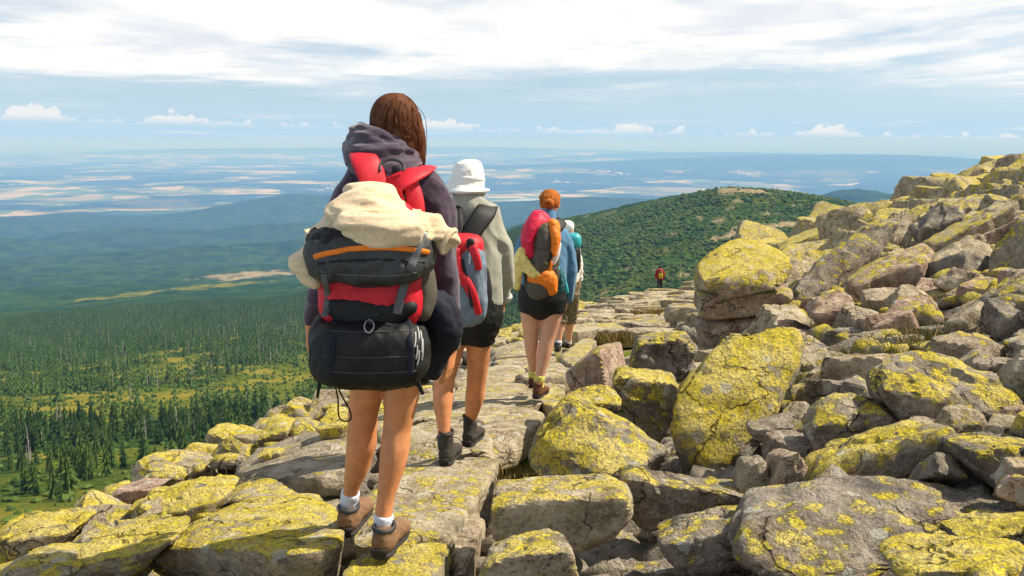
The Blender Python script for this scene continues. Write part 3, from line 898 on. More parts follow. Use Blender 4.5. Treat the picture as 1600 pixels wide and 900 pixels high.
# far run of the path: irregular flat stones, big ones first
k = 0
pgrid = [(q[0], q[1], q[2]) for q in placed]
runs = []
for (lo, hi, n) in ((.62, .95, 900), (.38, .62, 2200), (.2, .36, 3000)):
    for _ in range(n):
        y = 8.3 + 47 * random.random() ** 1.25
        xc = float(np.interp(y, _yc, _xc))
        x = xc + random.uniform(-1.9, 1.75 + 0.02 * y)
        if x < float(np.interp(y, _ye, _xe)) + 0.05:
            continue
        r = random.uniform(lo, hi) * (0.62 + 0.014 * y)
        if any(abs(y - q[1]) < 2.5 and math.hypot(x - q[0], (y - q[1]) * 1.35) < 0.80 * (r + q[2]) for q in pgrid):
            continue
        pgrid.append((x, y, r))
        runs.append((x, y, r))
runs.sort(key=lambda q: -q[2] / q[1])
for (cx, cy, r) in runs[:270]:
    n = random.randint(5, 8)
    a0 = random.uniform(0, 6)
    el = random.uniform(.6, .95)
    ro = random.uniform(-.5, .5)
    z0 = random.uniform(-.09, .10)
    tx, ty = random.uniform(-.09, .09), random.uniform(-.09, .07)
    pts = []
    for i in range(n):
        an = a0 + 2 * math.pi * i / n + random.uniform(-.3, .3)
        rr_ = r * random.uniform(.95, 1.25)
        ex, ey = math.cos(an) * rr_ * 1.1, math.sin(an) * rr_ * el
        qx, qy = cx + ex * math.cos(ro) - ey * math.sin(ro), cy + ex * math.sin(ro) + ey * math.cos(ro)
        z = G(cx, cy) - 0.132 * (qy - cy) + z0 + tx * (qx - cx) + ty * (qy - cy)
        pts += [(qx, qy, z), (cx + (qx - cx) * 1.04, cy + (qy - cy) * 1.04, z - .09), (cx + (qx - cx) * .9, cy + (qy - cy) * .9, z - .34)]
    make_rock('slab', [pts], parent=path, sub=4 if cy < 15 else 3, p=24, amp=0.7, seed=300 + k, lichen=random.uniform(.1, .5), tint=random.uniform(.3, .62))
    placed.append((cx, cy, r * .9))
    k += 1
N_SLABS = k + _sl[0]

# ------------------------------------------------------------------ talus: stones copied from a set of shapes
def stone_shape(seed, flat=0.7, sub=4):
    r = np.random.default_rng(seed)
    q = np.array([(sx, sy, sz) for sx in (-1, 1) for sy in (-1, 1) for sz in (-1, 1)], float)
    q = q * r.uniform(.62, 1.08, (8, 3))
    q[q[:, 2] > 0, :2] *= r.uniform(.6, 1.0)
    q *= np.array([1.0, r.uniform(.6, .95), flat * r.uniform(.75, 1.1)])
    v, f = rock_verts([[tuple(a) for a in q]], sub, 34.0, 0.8, seed, chips=6)
    v = v - (v.min(0) + v.max(0)) / 2
    return v / (np.ptp(v[:, 0]) / 2), f


SHAPES = []
for s in range(18):
    v, f = stone_shape(500 + s, random.choice((0.5, 0.65, 0.8)))
    me = mesh_np('stone', v, f)
    me.set_sharp_from_angle(angle=R(28))
    me.materials.append(M['rock'])
    SHAPES.append(me)
LOW = [stone_shape(500 + s, 0.65, 2) for s in range(12)]
MID = [stone_shape(520 + s, 0.65, 3) for s in range(8)]


def in_view(x, y, z, m=70, side=0):
    # photo pixel of a point
    yc = y * CP - z * SP
    if yc < 0.3:
        return False
    px = 800 + FPX * x / yc
    py = 450 - FPX * (z * CP + y * SP) / yc
    return -m - side * .4 < px < 1600 + m + side and -m < py < 900 + m + side * .5


cand = []
grid = {}


def free(x, y, r):
    gx, gy = int(x // 1.5), int(y // 1.5)
    for i in range(gx - 2, gx + 3):
        for j in range(gy - 2, gy + 3):
            for (qx, qy, qr) in grid.get((i, j), ()):
                if math.hypot(x - qx, y - qy) < 0.66 * (r + qr):
                    return False
    return True


def put(x, y, r):
    grid.setdefault((int(x // 1.5), int(y // 1.5)), []).append((x, y, r))


for q in placed:
    put(q[0], q[1], q[2] * 0.9)


def scatter(n, sampler, size, zone):
    c = 0
    for _ in range(n):
        x, y = sampler()
        r = size(x, y)
        z = G(x, y)
        if not in_view(x, y, z, 70, 800) or not free(x, y, r):
            continue
        xc = float(np.interp(y, _yc, _xc))
        if zone == 'right' and x < xc + 1.5 + 0.02 * y + (0 if y > 8 else 0):
            continue
        if zone == 'left' and x > xc - 1.0:
            continue
        put(x, y, r)
        cand.append((x, y, r, zone))
        c += 1


def s_right():
    y = 1.6 + 57 * random.random() ** 1.4
    return random.uniform(-0.1, 1.0) * y + 1, y


def s_left():
    y = 4.0 + 20 * random.random() ** 1.3
    xe = float(np.interp(y, _ye, _xe))
    return xe + random.uniform(-2.2, 2.2), y


def s_edge():
    y = 14 + 42 * random.random()
    xe = float(np.interp(y, _ye, _xe))
    return xe + random.uniform(-1.8, 1.0), y


def right_size(lo, hi):
    def f(x, y):
        return max(0.10, y * random.uniform(lo, hi))
    return f


for (lo, hi, n) in ((.028, .040, 230), (.020, .030, 1350), (.013, .021, 4500), (.008, .013, 6000)):
    scatter(n, s_right, right_size(lo, hi), 'right')
for (lo, hi, n) in ((.20, .30, 260), (.12, .2, 1600), (.07, .12, 2600)):
    scatter(n, s_left, lambda x, y: random.uniform(lo, hi) * (0.7 + 0.03 * y), 'left')
scatter(700, s_edge, lambda x, y: random.uniform(.2, .5), 'edge')

fill = []
for _ in range(2600):                       # small rubble in the gaps
    y = 2.4 + 30 * random.random() ** 1.5
    x = random.uniform(-0.62, 0.66) * y
    xc = float(np.interp(y, _yc, _xc))
    if abs(x - xc) < 1.1 and y > 5:
        continue
    if x < float(np.interp(y, _ye, _xe)) - 1.5:
        continue
    z = G(x, y)
    if in_view(x, y, z, 20):
        fill.append((x, y, random.uniform(.05, .13) * (0.8 + 0.05 * y)))

for _ in range(1500):
    y = 2.3 + 4.2 * random.random()
    x = random.uniform(-0.6, 0.62) * y
    if in_view(x, y, G(x, y), 40) and abs(x - float(np.interp(y, _yc, _xc))) > .5:
        fill.append((x, y, random.uniform(.05, .15)))
field = link('boulder_field', None, kind='structure')
field.location = (6, 12, G(6, 12))
cand.sort(key=lambda q: -q[2] / q[1] if in_view(q[0], q[1], G(q[0], q[1]), 30) else 1 - q[2] / q[1])
V_, F_ = [], []
nv = 0


def rot_m(rx, ry, rz):
    return np.array(Matrix.Rotation(rz, 3, 'Z') @ Matrix.Rotation(ry, 3, 'Y') @ Matrix.Rotation(rx, 3, 'X'))


for i, (x, y, r, zone) in enumerate(cand):
    z = G(x, y)
    rx, ry, rz = random.uniform(-.35, .35), random.uniform(-.4, .4), random.uniform(0, 6.28)
    sc = (r * random.uniform(.9, 1.2), r * random.uniform(.9, 1.15), r * random.uniform(.75, 1.15))
    if zone != 'right':
        sc = (sc[0] * 1.1, sc[1] * 1.1, sc[2] * 0.62)
        ry += 0.3
    if i < 298:
        o = link('stone', random.choice(SHAPES), None)
        o.location = (x, y, z + r * (0.06 if zone == 'right' else 0.0))
        o.rotation_euler = (rx, ry - (0.25 if zone == 'right' else -.1), rz)
        o.scale = sc
        o.parent = field
        o.matrix_parent_inverse = field.matrix_basis.inverted()
        if zone == 'right':
            far = min(1, max(0, (y - 9) / 12))
            o['lichen'] = random.uniform(.1, .5) * (1 - far) + far * random.uniform(.45, .75)
            o['tint'] = random.choice((.05, .15, .3, .5, .65, .9)) * (1 - .5 * far) + .15 * far
        else:
            o['lichen'] = random.uniform(.35, .9)
            o['tint'] = random.choice((.3, .4, .5, .6))
    else:
        v, f = random.choice(MID if r / y > .02 or y < 6 else LOW)
        m = rot_m(rx, ry, rz)
        V_.append((v * np.array(sc)) @ m.T + np.array([x, y, z + r * .14]))
        F_.append(f + nv)
        nv += len(v)
if V_:
    o = link('scree', mesh_np('scree', np.concatenate(V_), np.concatenate(F_)), M['rock'], parent=field, kind='stuff', lichen=0.66, tint=0.22)
V_, F_, nv = [], [], 0
for (x, y, r) in fill:
    v, f = random.choice(LOW)
    m = rot_m(random.uniform(-.6, .6), random.uniform(-.6, .6), random.uniform(0, 6.28))
    sc = np.array([r * random.uniform(.8, 1.3), r, r * random.uniform(.6, 1.0)])
    V_.append((v * sc) @ m.T + np.array([x, y, G(x, y) - .20 + r * .3]))
    F_.append(f + nv)
    nv += len(v)
link('rubble', mesh_np('rubble', np.concatenate(V_), np.concatenate(F_)), M['rock'], parent=field, kind='stuff', lichen=0.2, tint=0.15)
print('STONES', len(cand), 'slabs', N_SLABS, 'fill', len(fill))
# ------------------------------------------------------------------ soft-body modelling helpers
class Soft:
    """collects lofted tubes and puffy solids; build() fuses them into one continuous surface"""
    def __init__(self):
        self.v, self.f, self.n = [], [], 0

    def add(self, v, f):
        self.v += [tuple(q) for q in v]
        self.f += [tuple(i + self.n for i in t) for t in f]
        self.n += len(v)

    def tube(self, pts, ref=(0, 1, 0), seg=14, sub=4, cap=0.5):
        """pts: (point, half width across, half depth)"""
        pts = [(Vector(p), a, b) for p, a, b in pts]
        ref = Vector(ref).normalized()
        n = len(pts)
        ring = []
        def cr(a, b, c, d, t):
            return 0.5 * ((2 * b) + (c - a) * t + (2 * a - 5 * b + 4 * c - d) * t * t + (3 * b - a - 3 * c + d) * t ** 3)
        for i in range(n - 1):
            g = [pts[max(i - 1, 0)], pts[i], pts[i + 1], pts[min(i + 2, n - 1)]]
            for s in range(sub):
                t = s / sub
                ring.append((cr(g[0][0], g[1][0], g[2][0], g[3][0], t), max(1e-4, cr(g[0][1], g[1][1], g[2][1], g[3][1], t)), max(1e-4, cr(g[0][2], g[1][2], g[2][2], g[3][2], t))))
        ring.append(pts[-1])
        tan = []
        for i in range(len(ring)):
            a, b = ring[max(i - 1, 0)][0], ring[min(i + 1, len(ring) - 1)][0]
            tan.append((b - a).normalized())
        full = []
        if cap:
            r0 = min(ring[0][1], ring[0][2]) * cap * 2
            for q, s in ((1.0, .05), (.85, .5), (.5, .85)):
                full.append((ring[0][0] - tan[0] * r0 * q, ring[0][1] * s, ring[0][2] * s, tan[0]))
        full += [(p, a, b, t) for (p, a, b), t in zip(ring, tan)]
        if cap:
            r1 = min(ring[-1][1], ring[-1][2]) * cap * 2
            for q, s in ((.5, .85), (.85, .5), (1.0, .05)):
                full.append((ring[-1][0] + tan[-1] * r1 * q, ring[-1][1] * s, ring[-1][2] * s, tan[-1]))
        V, F = [], []
        for p, a, b, t in full:
            u = t.cross(ref)
            if u.length < 1e-3:
                u = t.cross(Vector((1, 0.01, 0)))
            u.normalize()
            w = u.cross(t).normalized()
            for k in range(seg):
                an = 2 * math.pi * k / seg
                V.append(p + u * (a * math.cos(an)) + w * (b * math.sin(an)))
        m = len(full)
        for i in range(m - 1):
            for k in range(seg):
                F.append((i * seg + k, i * seg + (k + 1) % seg, (i + 1) * seg + (k + 1) % seg, (i + 1) * seg + k))
        F.append(tuple(range(seg))[::-1])
        F.append(tuple((m - 1) * seg + k for k in range(seg)))
        self.add(V, F)
        return self

    def puffy(self, c, half, p=3.0, rot=(0, 0, 0), sub=4, taper=0.0):
        d, f = ico(sub)
        h = np.array(half)
        r = (np.abs(d) ** p).sum(1) ** (-1.0 / p)
        v = d * r[:, None]
        if taper:
            s = 1 - taper * v[:, 2]
            v[:, 0] *= s
            v[:, 1] *= s
        v = v * h
        m = rot_m(*rot)
        v = v @ m.T + np.array(c)
        self.add(v, f)
        return self

    def raw(self):
        me = bpy.data.meshes.new('raw')
        me.from_pydata(self.v, [], self.f)
        me.update()
        return me

    def build(self, voxel=0.008, smooth=4):
        me = self.raw()
        o = bpy.data.objects.new('tmp', me)
        COL.objects.link(o)
        md = o.modifiers.new('r', 'REMESH')
        md.mode = 'VOXEL'
        md.voxel_size = voxel
        if smooth:
            ms = o.modifiers.new('s', 'SMOOTH')
            ms.factor = 0.5
            ms.iterations = smooth
        dg = bpy.context.evaluated_depsgraph_get()
        out = bpy.data.meshes.new_from_object(o.evaluated_get(dg))
        bpy.data.objects.remove(o)
        bpy.data.meshes.remove(me)
        return out


def folds(me, amp, size, stretch=(1, 1, 1), seed=0, ridged=True, octv=3):
    """cloth folds: push the surface in and out along its normals"""
    n = len(me.vertices)
    co = np.empty(n * 3, np.float32)
    me.vertices.foreach_get('co', co)
    co = co.reshape(-1, 3).astype(float)
    no = np.empty(n * 3, np.float32)
    me.vertices.foreach_get('normal', no)
    no = no.reshape(-1, 3)
    q = co / size * np.array(stretch)
    q = q + 0.6 * np.stack([vnoise(q * .7 + 5, seed + 1), vnoise(q * .7 + 9, seed + 2), vnoise(q * .7 + 13, seed + 3)], -1)
    h = fbm(q, octv, seed)
    if ridged:
        h = 0.5 - np.abs(h) * 2.0
    co = co + no * (h * amp)[:, None]
    me.vertices.foreach_set('co', co.astype(np.float32).ravel())
    me.update()


recloc = {}


def piece(name, me, mat, parent=None, **kw):
    if isinstance(me, Soft):
        me = me.raw()
    me.name = name
    for pl in me.polygons:
        pl.use_smooth = True
    o = link(name, me, mat, **kw)
    recenter(o)
    recloc[o.name] = o.location.copy()
    if parent is not None:
        bpy.context.view_layer.update() if False else None
        o.parent = parent
        pm = parent.matrix_basis if parent.parent is None else parent.parent.matrix_basis @ (parent.matrix_parent_inverse @ parent.matrix_basis)
        o.matrix_parent_inverse = pm.inverted()
    return o


from mathutils.bvhtree import BVHTree


def surf(objs):
    """returns f(px, py, off): the point of the given meshes seen at a photo pixel, raised by off"""
    trees = []
    for o in objs:
        me = o.data
        loc = recloc[o.name]
        trees.append(BVHTree.FromPolygons([v.co + loc for v in me.vertices], [tuple(p.vertices) for p in me.polygons]))
    def f(px, py, off=0.004, fall=None):
        d = P(px, py, 1.0).normalized()
        best = None
        for t in trees:
            h = t.ray_cast(Vector((0, 0, 0)), d)
            if h[0] is not None and (best is None or h[3] < best[3]):
                best = h
        if best is None:
            return P(px, py, fall) if fall else None
        return best[0] + best[1] * off
    return f


def ribbon(pts, half, thick=0.003, normal=(0, -1, 0)):
    """flat strap through points, as a thin solid: pts list of points, half width (or list)"""
    s = Soft()
    hs = half if isinstance(half, (list, tuple)) else [half] * len(pts)
    s.tube([(p, h, thick) for p, h in zip(pts, hs)], ref=normal, seg=10, sub=4, cap=0.3)
    return s


# ------------------------------------------------------------------ cloth and skin materials
M['skin'] = simple_mat('skin', (0.64, 0.265, 0.112), 0.5, 24, 0.17, 0.10, 0.002, 0.35)
M['skin_pale'] = simple_mat('skin_pale', (0.62, 0.33, 0.21), 0.55, 30, 0.10, 0.10, 0.002, 0.35)
M['hair_brown'] = simple_mat('hair_brown', (0.10, 0.036, 0.015), 0.7, 90, 0.6, 0.5, 0.003, 0.12, stretch=(1, 1, 0.08))
M['hair_dark'] = simple_mat('hair_dark', (0.03, 0.015, 0.01), 0.45, 90, 0.5, 0.5, 0.003, 0.5, stretch=(1, 1, 0.08))
M['hair_ginger'] = simple_mat('hair_ginger', (0.36, 0.115, 0.025), 0.8, 90, 0.5, 0.5, 0.003, 0.08, stretch=(1, 1, 0.15))
M['hoodie'] = simple_mat('purple_grey_fleece', (0.062, 0.042, 0.066), 0.95, 55, 0.28, 0.5, 0.004, 0.1, sheen=0.35)
M['cream'] = simple_mat('cream_fleece', (0.64, 0.50, 0.32), 0.95, 70, 0.14, 0.5, 0.004, 0.1, sheen=0.3)
M['red'] = simple_mat('red_nylon', (0.56, 0.008, 0.022), 0.55, 80, 0.2, 0.35, 0.003, 0.4, weave=True)
M['black'] = simple_mat('black_nylon', (0.0055, 0.006, 0.007), 0.6, 80, 0.3, 0.35, 0.003, 0.35, weave=True)
M['navy'] = simple_mat('navy_cloth', (0.012, 0.014, 0.024), 0.8, 60, 0.3, 0.35, 0.003, 0.25, weave=True)
M['charcoal'] = simple_mat('charcoal_nylon', (0.034, 0.037, 0.038), 0.55, 60, 0.3, 0.45, 0.003, 0.4, weave=True)
M['grey_strap'] = simple_mat('grey_webbing', (0.11, 0.11, 0.115), 0.75, 120, 0.2, 0.4, 0.002, 0.25, weave=True)
M['orange'] = simple_mat('orange_nylon', (0.78, 0.20, 0.015), 0.6, 80, 0.15, 0.3, 0.002, 0.3, weave=True)
M['plastic'] = simple_mat('pale_plastic', (0.45, 0.45, 0.42), 0.4, 40, 0.1, 0.1, 0.001, 0.5)
M['metal'] = simple_mat('grey_metal', (0.30, 0.30, 0.31), 0.3, 40, 0.1, 0.1, 0.001, 0.6)
M['sock'] = simple_mat('white_sock', (0.66, 0.70, 0.78), 0.95, 130, 0.10, 0.5, 0.003, 0.1, weave=True)
M['sock_yellow'] = simple_mat('yellow_sock', (0.62, 0.56, 0.14), 0.95, 130, 0.12, 0.5, 0.003, 0.1, weave=True)
M['boot_brown'] = simple_mat('brown_nubuck', (0.185, 0.105, 0.055), 0.8, 70, 0.3, 0.4, 0.003, 0.25)
M['boot_dark'] = simple_mat('dark_green_grey_suede', (0.052, 0.046, 0.038), 0.85, 70, 0.3, 0.4, 0.003, 0.2)
M['boot_russet'] = simple_mat('russet_suede', (0.11, 0.045, 0.022), 0.8, 70, 0.3, 0.4, 0.003, 0.2)
M['rubber'] = simple_mat('dark_rubber', (0.022, 0.019, 0.016), 0.7, 60, 0.3, 0.4, 0.003, 0.3)
M['jacket'] = simple_mat('sage_grey_fleece', (0.30, 0.30, 0.245), 0.95, 60, 0.14, 0.5, 0.003, 0.1, sheen=0.3)
M['hat'] = simple_mat('white_cotton', (0.80, 0.79, 0.75), 0.9, 120, 0.05, 0.4, 0.002, 0.15, weave=True)
M['slate'] = simple_mat('slate_blue_nylon', (0.15, 0.20, 0.26), 0.6, 80, 0.2, 0.35, 0.003, 0.35, weave=True)
M['blue'] = simple_mat('blue_sweater', (0.085, 0.205, 0.35), 0.95, 70, 0.16, 0.4, 0.003, 0.1, sheen=0.25)
M['pinkred'] = simple_mat('pink_red_nylon', (0.62, 0.012, 0.055), 0.55, 80, 0.18, 0.3, 0.003, 0.35, weave=True)
M['olive_grey'] = simple_mat('olive_grey_nylon', (0.085, 0.075, 0.055), 0.6, 70, 0.25, 0.35, 0.003, 0.35, weave=True)
M['teal'] = simple_mat('teal_plastic', (0.03, 0.36, 0.40), 0.4, 60, 0.15, 0.15, 0.002, 0.45)
M['yellow_cloth'] = simple_mat('yellow_white_cloth', (0.80, 0.62, 0.22), 0.9, 22, 0.35, 0.3, 0.003, 0.15)
M['camo'] = simple_mat('khaki_camouflage', (0.17, 0.14, 0.085), 0.9, 26, 0.55, 0.3, 0.003, 0.15)
M['white_shirt'] = simple_mat('white_shirt', (0.78, 0.72, 0.70), 0.9, 60, 0.08, 0.3, 0.003, 0.15)
M['red_jacket'] = simple_mat('dark_red_jacket', (0.34, 0.02, 0.02), 0.8, 60, 0.2, 0.3, 0.003, 0.2)


class Body:
    """frame for one person: photo pixels at a distance from the camera, turned into metres"""
    def __init__(self, D):
        self.D = D
        self.k = D * 1.025 / FPX

    def q(self, px, py, dd=0.0):
        return P(px, py, self.D + dd)

    def t(self, rows, s=None, ref=(0, 1, 0), seg=14, **kw):
        """rows: (px, py, dd, half width px, half depth px)"""
        s = s or Soft()
        s.tube([(self.q(a, b, c), w * self.k, h * self.k) for a, b, c, w, h in rows], ref=ref, seg=seg, **kw)
        return s


def hand(s, wrist, down, side, fwd, size=0.18, curl=0.35, mirror=1):
    """palm, four fingers, thumb; down = direction of the fingers, side = towards the little finger"""
    down, side, fwd = Vector(down).normalized(), Vector(side).normalized(), Vector(fwd).normalized()
    L = size
    pc = wrist + down * L * .22
    s.tube([(wrist - down * L * .1, L * .15, L * .12), (wrist + down * L * .10, L * .19, L * .10), (wrist + down * L * .30, L * .23, L * .085), (wrist + down * L * .48, L * .22, L * .075)], ref=fwd, seg=12, sub=2)
    for i, (off, ln) in enumerate(((-.165, .40), (-.055, .46), (.055, .43), (.16, .34))):
        b = wrist + down * L * .46 + side * L * off
        d1 = (down + side * off * .55 + fwd * curl * .35).normalized()
        d2 = (down + side * off * .35 + fwd * curl * 1.1).normalized()
        p1 = b + d1 * L * ln * .45
        p2 = p1 + d2 * L * ln * .32
        p3 = p2 + (d2 + fwd * curl * .6).normalized() * L * ln * .25
        s.tube([(b, L * .052, L * .052), (p1, L * .05, L * .05), (p2, L * .046, L * .046), (p3, L * .038, L * .038)], ref=fwd, seg=8, sub=2)
    b = wrist + down * L * .16 - side * L * .16
    d1 = (down * .75 - side * .6 + fwd * .35).normalized()
    d2 = (down * .95 - side * .2 + fwd * .35).normalized()
    s.tube([(b, L * .07, L * .07), (b + d1 * L * .2, L * .06, L * .06), (b + d1 * L * .2 + d2 * L * .2, L * .045, L * .045)], ref=fwd, seg=8, sub=2)


def boot(parent, heel, yaw, pitch, length, mat, sole_mat, collar_mat, shaft=0.10, lean=(0, 0), lace=True):
    """hiking boot: upper, sole, padded collar, laces; heel = point under the heel"""
    m = Matrix.Rotation(-yaw, 3, 'Z') @ Matrix.Rotation(-pitch, 3, 'X')
    L = length
    def w(x, y, z):
        return Vector(heel) + m @ Vector((x * L, y * L, z * L))
    root = empty('boot', heel, parent=None)
    root.parent = parent
    root.matrix_parent_inverse = parent.matrix_basis.inverted()
    u = Soft()
    u.tube([(w(0, .02, .19), .13 * L, .16 * L), (w(0, .12, .20), .155 * L, .175 * L), (w(0, .32, .21), .155 * L, .17 * L), (w(0, .52, .18), .165 * L, .14 * L), (w(0, .74, .14), .17 * L, .11 * L), (w(0, .90, .12), .13 * L, .08 * L)], ref=(0, 0, 1), seg=16, sub=3, cap=.3)
    top = Vector((lean[0], lean[1], 0))
    u.tube([(w(0, .14, .22), .14 * L, .18 * L), (w(0, .15, .36) + top * .3, .135 * L, .17 * L), (w(0, .15, .30 + shaft / L * .8) + top, .135 * L, .165 * L)], ref=(0, 1, 0), seg=16, sub=3, cap=.15)
    me = u.build(0.006, 3)
    folds(me, 0.003, 0.03, (1, 1, 2.0), 5)
    up = piece('upper', me, mat, root)
    so = Soft()
    so.tube([(w(0, -.03, .045), .11 * L, .045 * L), (w(0, .06, .045), .145 * L, .046 * L), (w(0, .35, .04), .14 * L, .04 * L), (w(0, .65, .04), .165 * L, .04 * L), (w(0, .90, .05), .12 * L, .038 * L)], ref=(0, 0, 1), seg=16, sub=3, cap=.4)
    piece('sole', so, sole_mat, root)
    c = Soft()
    n = 14
    base = w(0, .15, .31 + shaft / L * .8) + top
    ring = [base + m @ Vector((math.cos(2 * math.pi * i / n) * .135 * L, math.sin(2 * math.pi * i / n) * .165 * L, 0.004 * math.sin(4 * math.pi * i / n))) for i in range(n + 1)]
    c.tube([(p, .022 * L, .036 * L) for p in ring], ref=(0, 0, 1), seg=8, sub=2, cap=.1)
    piece('collar', c, collar_mat, root)
    # heel patch and laces
    hp = Soft()
    hp.tube([(w(0, -.055, .10), .115 * L, .03 * L), (w(0, -.05, .14), .115 * L, .03 * L)], ref=(0, 1, 0), seg=10, sub=3, cap=.4)
    piece('heel_rand', hp, sole_mat, root)
    if lace:
        for sgn in (1, -1):
            la = Soft()
            la.tube([(w(.11 * sgn, .24, .52), .0025, .0025), (w(.22 * sgn, .26, .50), .0025, .0025), (w(.27 * sgn, .26, .42), .0025, .0025)], seg=6, sub=2)
            piece('lace', la, M['black'], root)
    return root


def person(label, D, foot, group='hikers walking along the path'):
    return empty('person', P(foot[0], foot[1], D), label=label, cat='person', group=group)


def head_on(s, B, px, py, dd, r, tilt=0.0):
    """head with chin, nose, ears facing away from the camera (+y); r in px = half width"""
    k = B.k
    c = B.q(px, py, dd)
    s.puffy(c, (r * k * .92, r * k * 1.12, r * k * 1.22), 2.3, sub=3)
    s.puffy(c + Vector((0, r * k * .45, -r * k * .75)), (r * k * .62, r * k * .68, r * k * .62), 2.2, sub=3)      # jaw
    s.tube([(c + Vector((0, r * k * 1.05, r * k * .05)), .008, .008), (c + Vector((0, r * k * 1.32, -r * k * .28)), .014, .014)], ref=(0, 0, 1), seg=8, sub=2)   # nose
    for sg in (-1, 1):
        s.puffy(c + Vector((sg * r * k * .98, r * k * .05, -r * k * .12)), (.010, .020, .030), 2.2, sub=2)
    for sg in (-1, 1):
        s.puffy(c + Vector((sg * r * k * .38, r * k * 1.02, r * k * .12)), (.012, .008, .006), 2, sub=2)
    s.tube([(c + Vector((-.02, r * k * 1.0, -r * k * .62)), .005, .006), (c + Vector((.02, r * k * 1.0, -r * k * .62)), .005, .006)], ref=(0, 0, 1), seg=8, sub=2)


# =================================================================== hiker nearest the camera
B = Body(3.52)
k = B.k
w1 = person('nearest woman in purple-grey hooded jacket walking away, long brown hair', 3.52, (597, 870))
s = Soft()
head_on(s, B, 616, 207, .13, 34)
B.t([(610, 255, .10, 22, 24), (606, 280, .06, 40, 32), (605, 320, .04, 56, 34), (604, 400, .03, 54, 34), (604, 470, .02, 60, 38), (604, 530, .02, 66, 42), (604, 560, .02, 64, 42)], s)
LL = [(574, 540, .02, 33, 36), (574, 600, .06, 28, 32), (568, 640, .10, 24.5, 26), (566, 668, .12, 23.5, 25), (564, 696, .14, 24.5, 27), (558, 728, .17, 20.5, 23), (550, 758, .21, 14.5, 17), (545, 785, .23, 13.5, 16), (544, 806, .24, 14, 20)]
B.t(LL, s, seg=18)
RL = [(632, 540, .02, 35, 38), (629, 600, .03, 31, 34), (624, 645, .04, 25, 28), (620, 672, .04, 22.5, 25), (617, 700, .03, 23, 27), (612, 732, .02, 20.5, 24), (604, 772, .01, 15, 18), (599, 808, .0, 14, 17), (598, 835, .0, 14.5, 20)]
B.t(RL, s, seg=18)
B.t([(566, 278, .05, 18, 18), (534, 350, .03, 14, 15), (512, 420, .045, 13, 14), (493, 480, .10, 10.5, 11), (484, 506, .12, 9.5, 9)], s)
B.t([(652, 290, .05, 18, 18), (686, 345, .02, 15, 16), (693, 420, .0, 14, 14), (701, 485, .015, 11, 12), (706, 540, .05, 9.5, 9)], s)
hand(s, B.q(484, 506, .12), (-.05, .1, -1), (0, -1, 0), (1, 0, 0), 0.17, .5)
hand(s, B.q(706, 540, .05), (-.12, .05, -1), (-.3, -1, 0), (-1, .3, -.2), 0.175, .55)
me = s.build(0.0075, 4)
folds(me, 0.0045, 0.085, (1, 1, .6), 3, ridged=False)
piece('body', me, M['skin'], w1)

h = Soft()
B.t([(608, 240, .09, 34, 34), (606, 262, .07, 50, 40), (606, 290, .05, 64, 44), (606, 340, .04, 66, 48), (604, 400, .03, 63, 46), (603, 460, .02, 66, 48), (603, 510, .02, 74, 52)], h, seg=20)
B.t([(566, 272, .06, 27, 30), (543, 308, .04, 25, 29), (529, 355, .03, 23, 27), (514, 410, .04, 21, 25), (500, 455, .08, 17, 21), (488, 494, .11, 13, 15), (485, 503, .12, 13, 15)], h)
B.t([(654, 284, .06, 30, 32), (682, 318, .03, 27, 30), (690, 370, .01, 24, 28), (694, 430, .0, 22, 26), (700, 480, .01, 18, 21), (705, 520, .04, 14, 16), (706, 534, .05, 14, 15)], h)
# hood lying on the shoulders: bunched rolls
hd_ = Soft()
def roll(rows):
    B.t(rows, hd_, ref=(0, 0, 1), seg=12)
roll([(546, 232, .10, 10, 14), (552, 246, -.02, 12, 18), (580, 262, -.09, 13, 20), (610, 272, -.10, 12, 20), (640, 268, -.04, 10, 18), (650, 254, .08, 9, 14)])
roll([(550, 216, .10, 9, 13), (554, 230, -.02, 12, 16), (580, 244, -.085, 12, 18), (610, 256, -.09, 11, 18), (638, 258, -.03, 10, 16), (649, 248, .08, 8, 12)])
roll([(554, 206, .10, 9, 11), (560, 216, .0, 11, 14), (584, 228, -.065, 12, 16), (612, 241, -.07, 11, 16), (638, 250, -.02, 9, 13), (648, 244, .08, 8, 10)])
roll([(562, 200, .10, 8, 9), (568, 206, .01, 10, 11), (590, 214, -.04, 10, 12), (618, 230, -.04, 9, 12), (640, 242, .0, 8, 11)])
B.t([(600, 232, .02, 34, 26), (602, 260, .0, 46, 30)], hd_)
me = h.build(0.007, 2)
folds(me, 0.012, 0.17, (1.0, 1.0, 1.5), 21, octv=2)
hj = piece('hooded_jacket', me, M['hoodie'], w1)
me = hd_.build(0.006, 1)
folds(me, 0.012, 0.10, (.4, .5, 1.9), 23, octv=2)
folds(me, 0.004, 0.05, (.4, .5, 1.6), 24, octv=2)
piece('hood', me, M['hoodie'], hj)

sh = Soft()
B.t([(604, 478, .02, 76, 54), (604, 520, .02, 80, 58), (604, 556, .02, 78, 56)], sh, seg=20)
B.t([(574, 540, .02, 42, 48), (573, 588, .05, 38, 43)], sh, seg=18, cap=.1)
B.t([(640, 540, .02, 43, 50), (636, 588, .03, 40, 45)], sh, seg=18, cap=.1)
me = sh.build(0.009, 3)
folds(me, 0.008, 0.07, (1, 1, 1.6), 31)
piece('shorts', me, M['black'], w1)

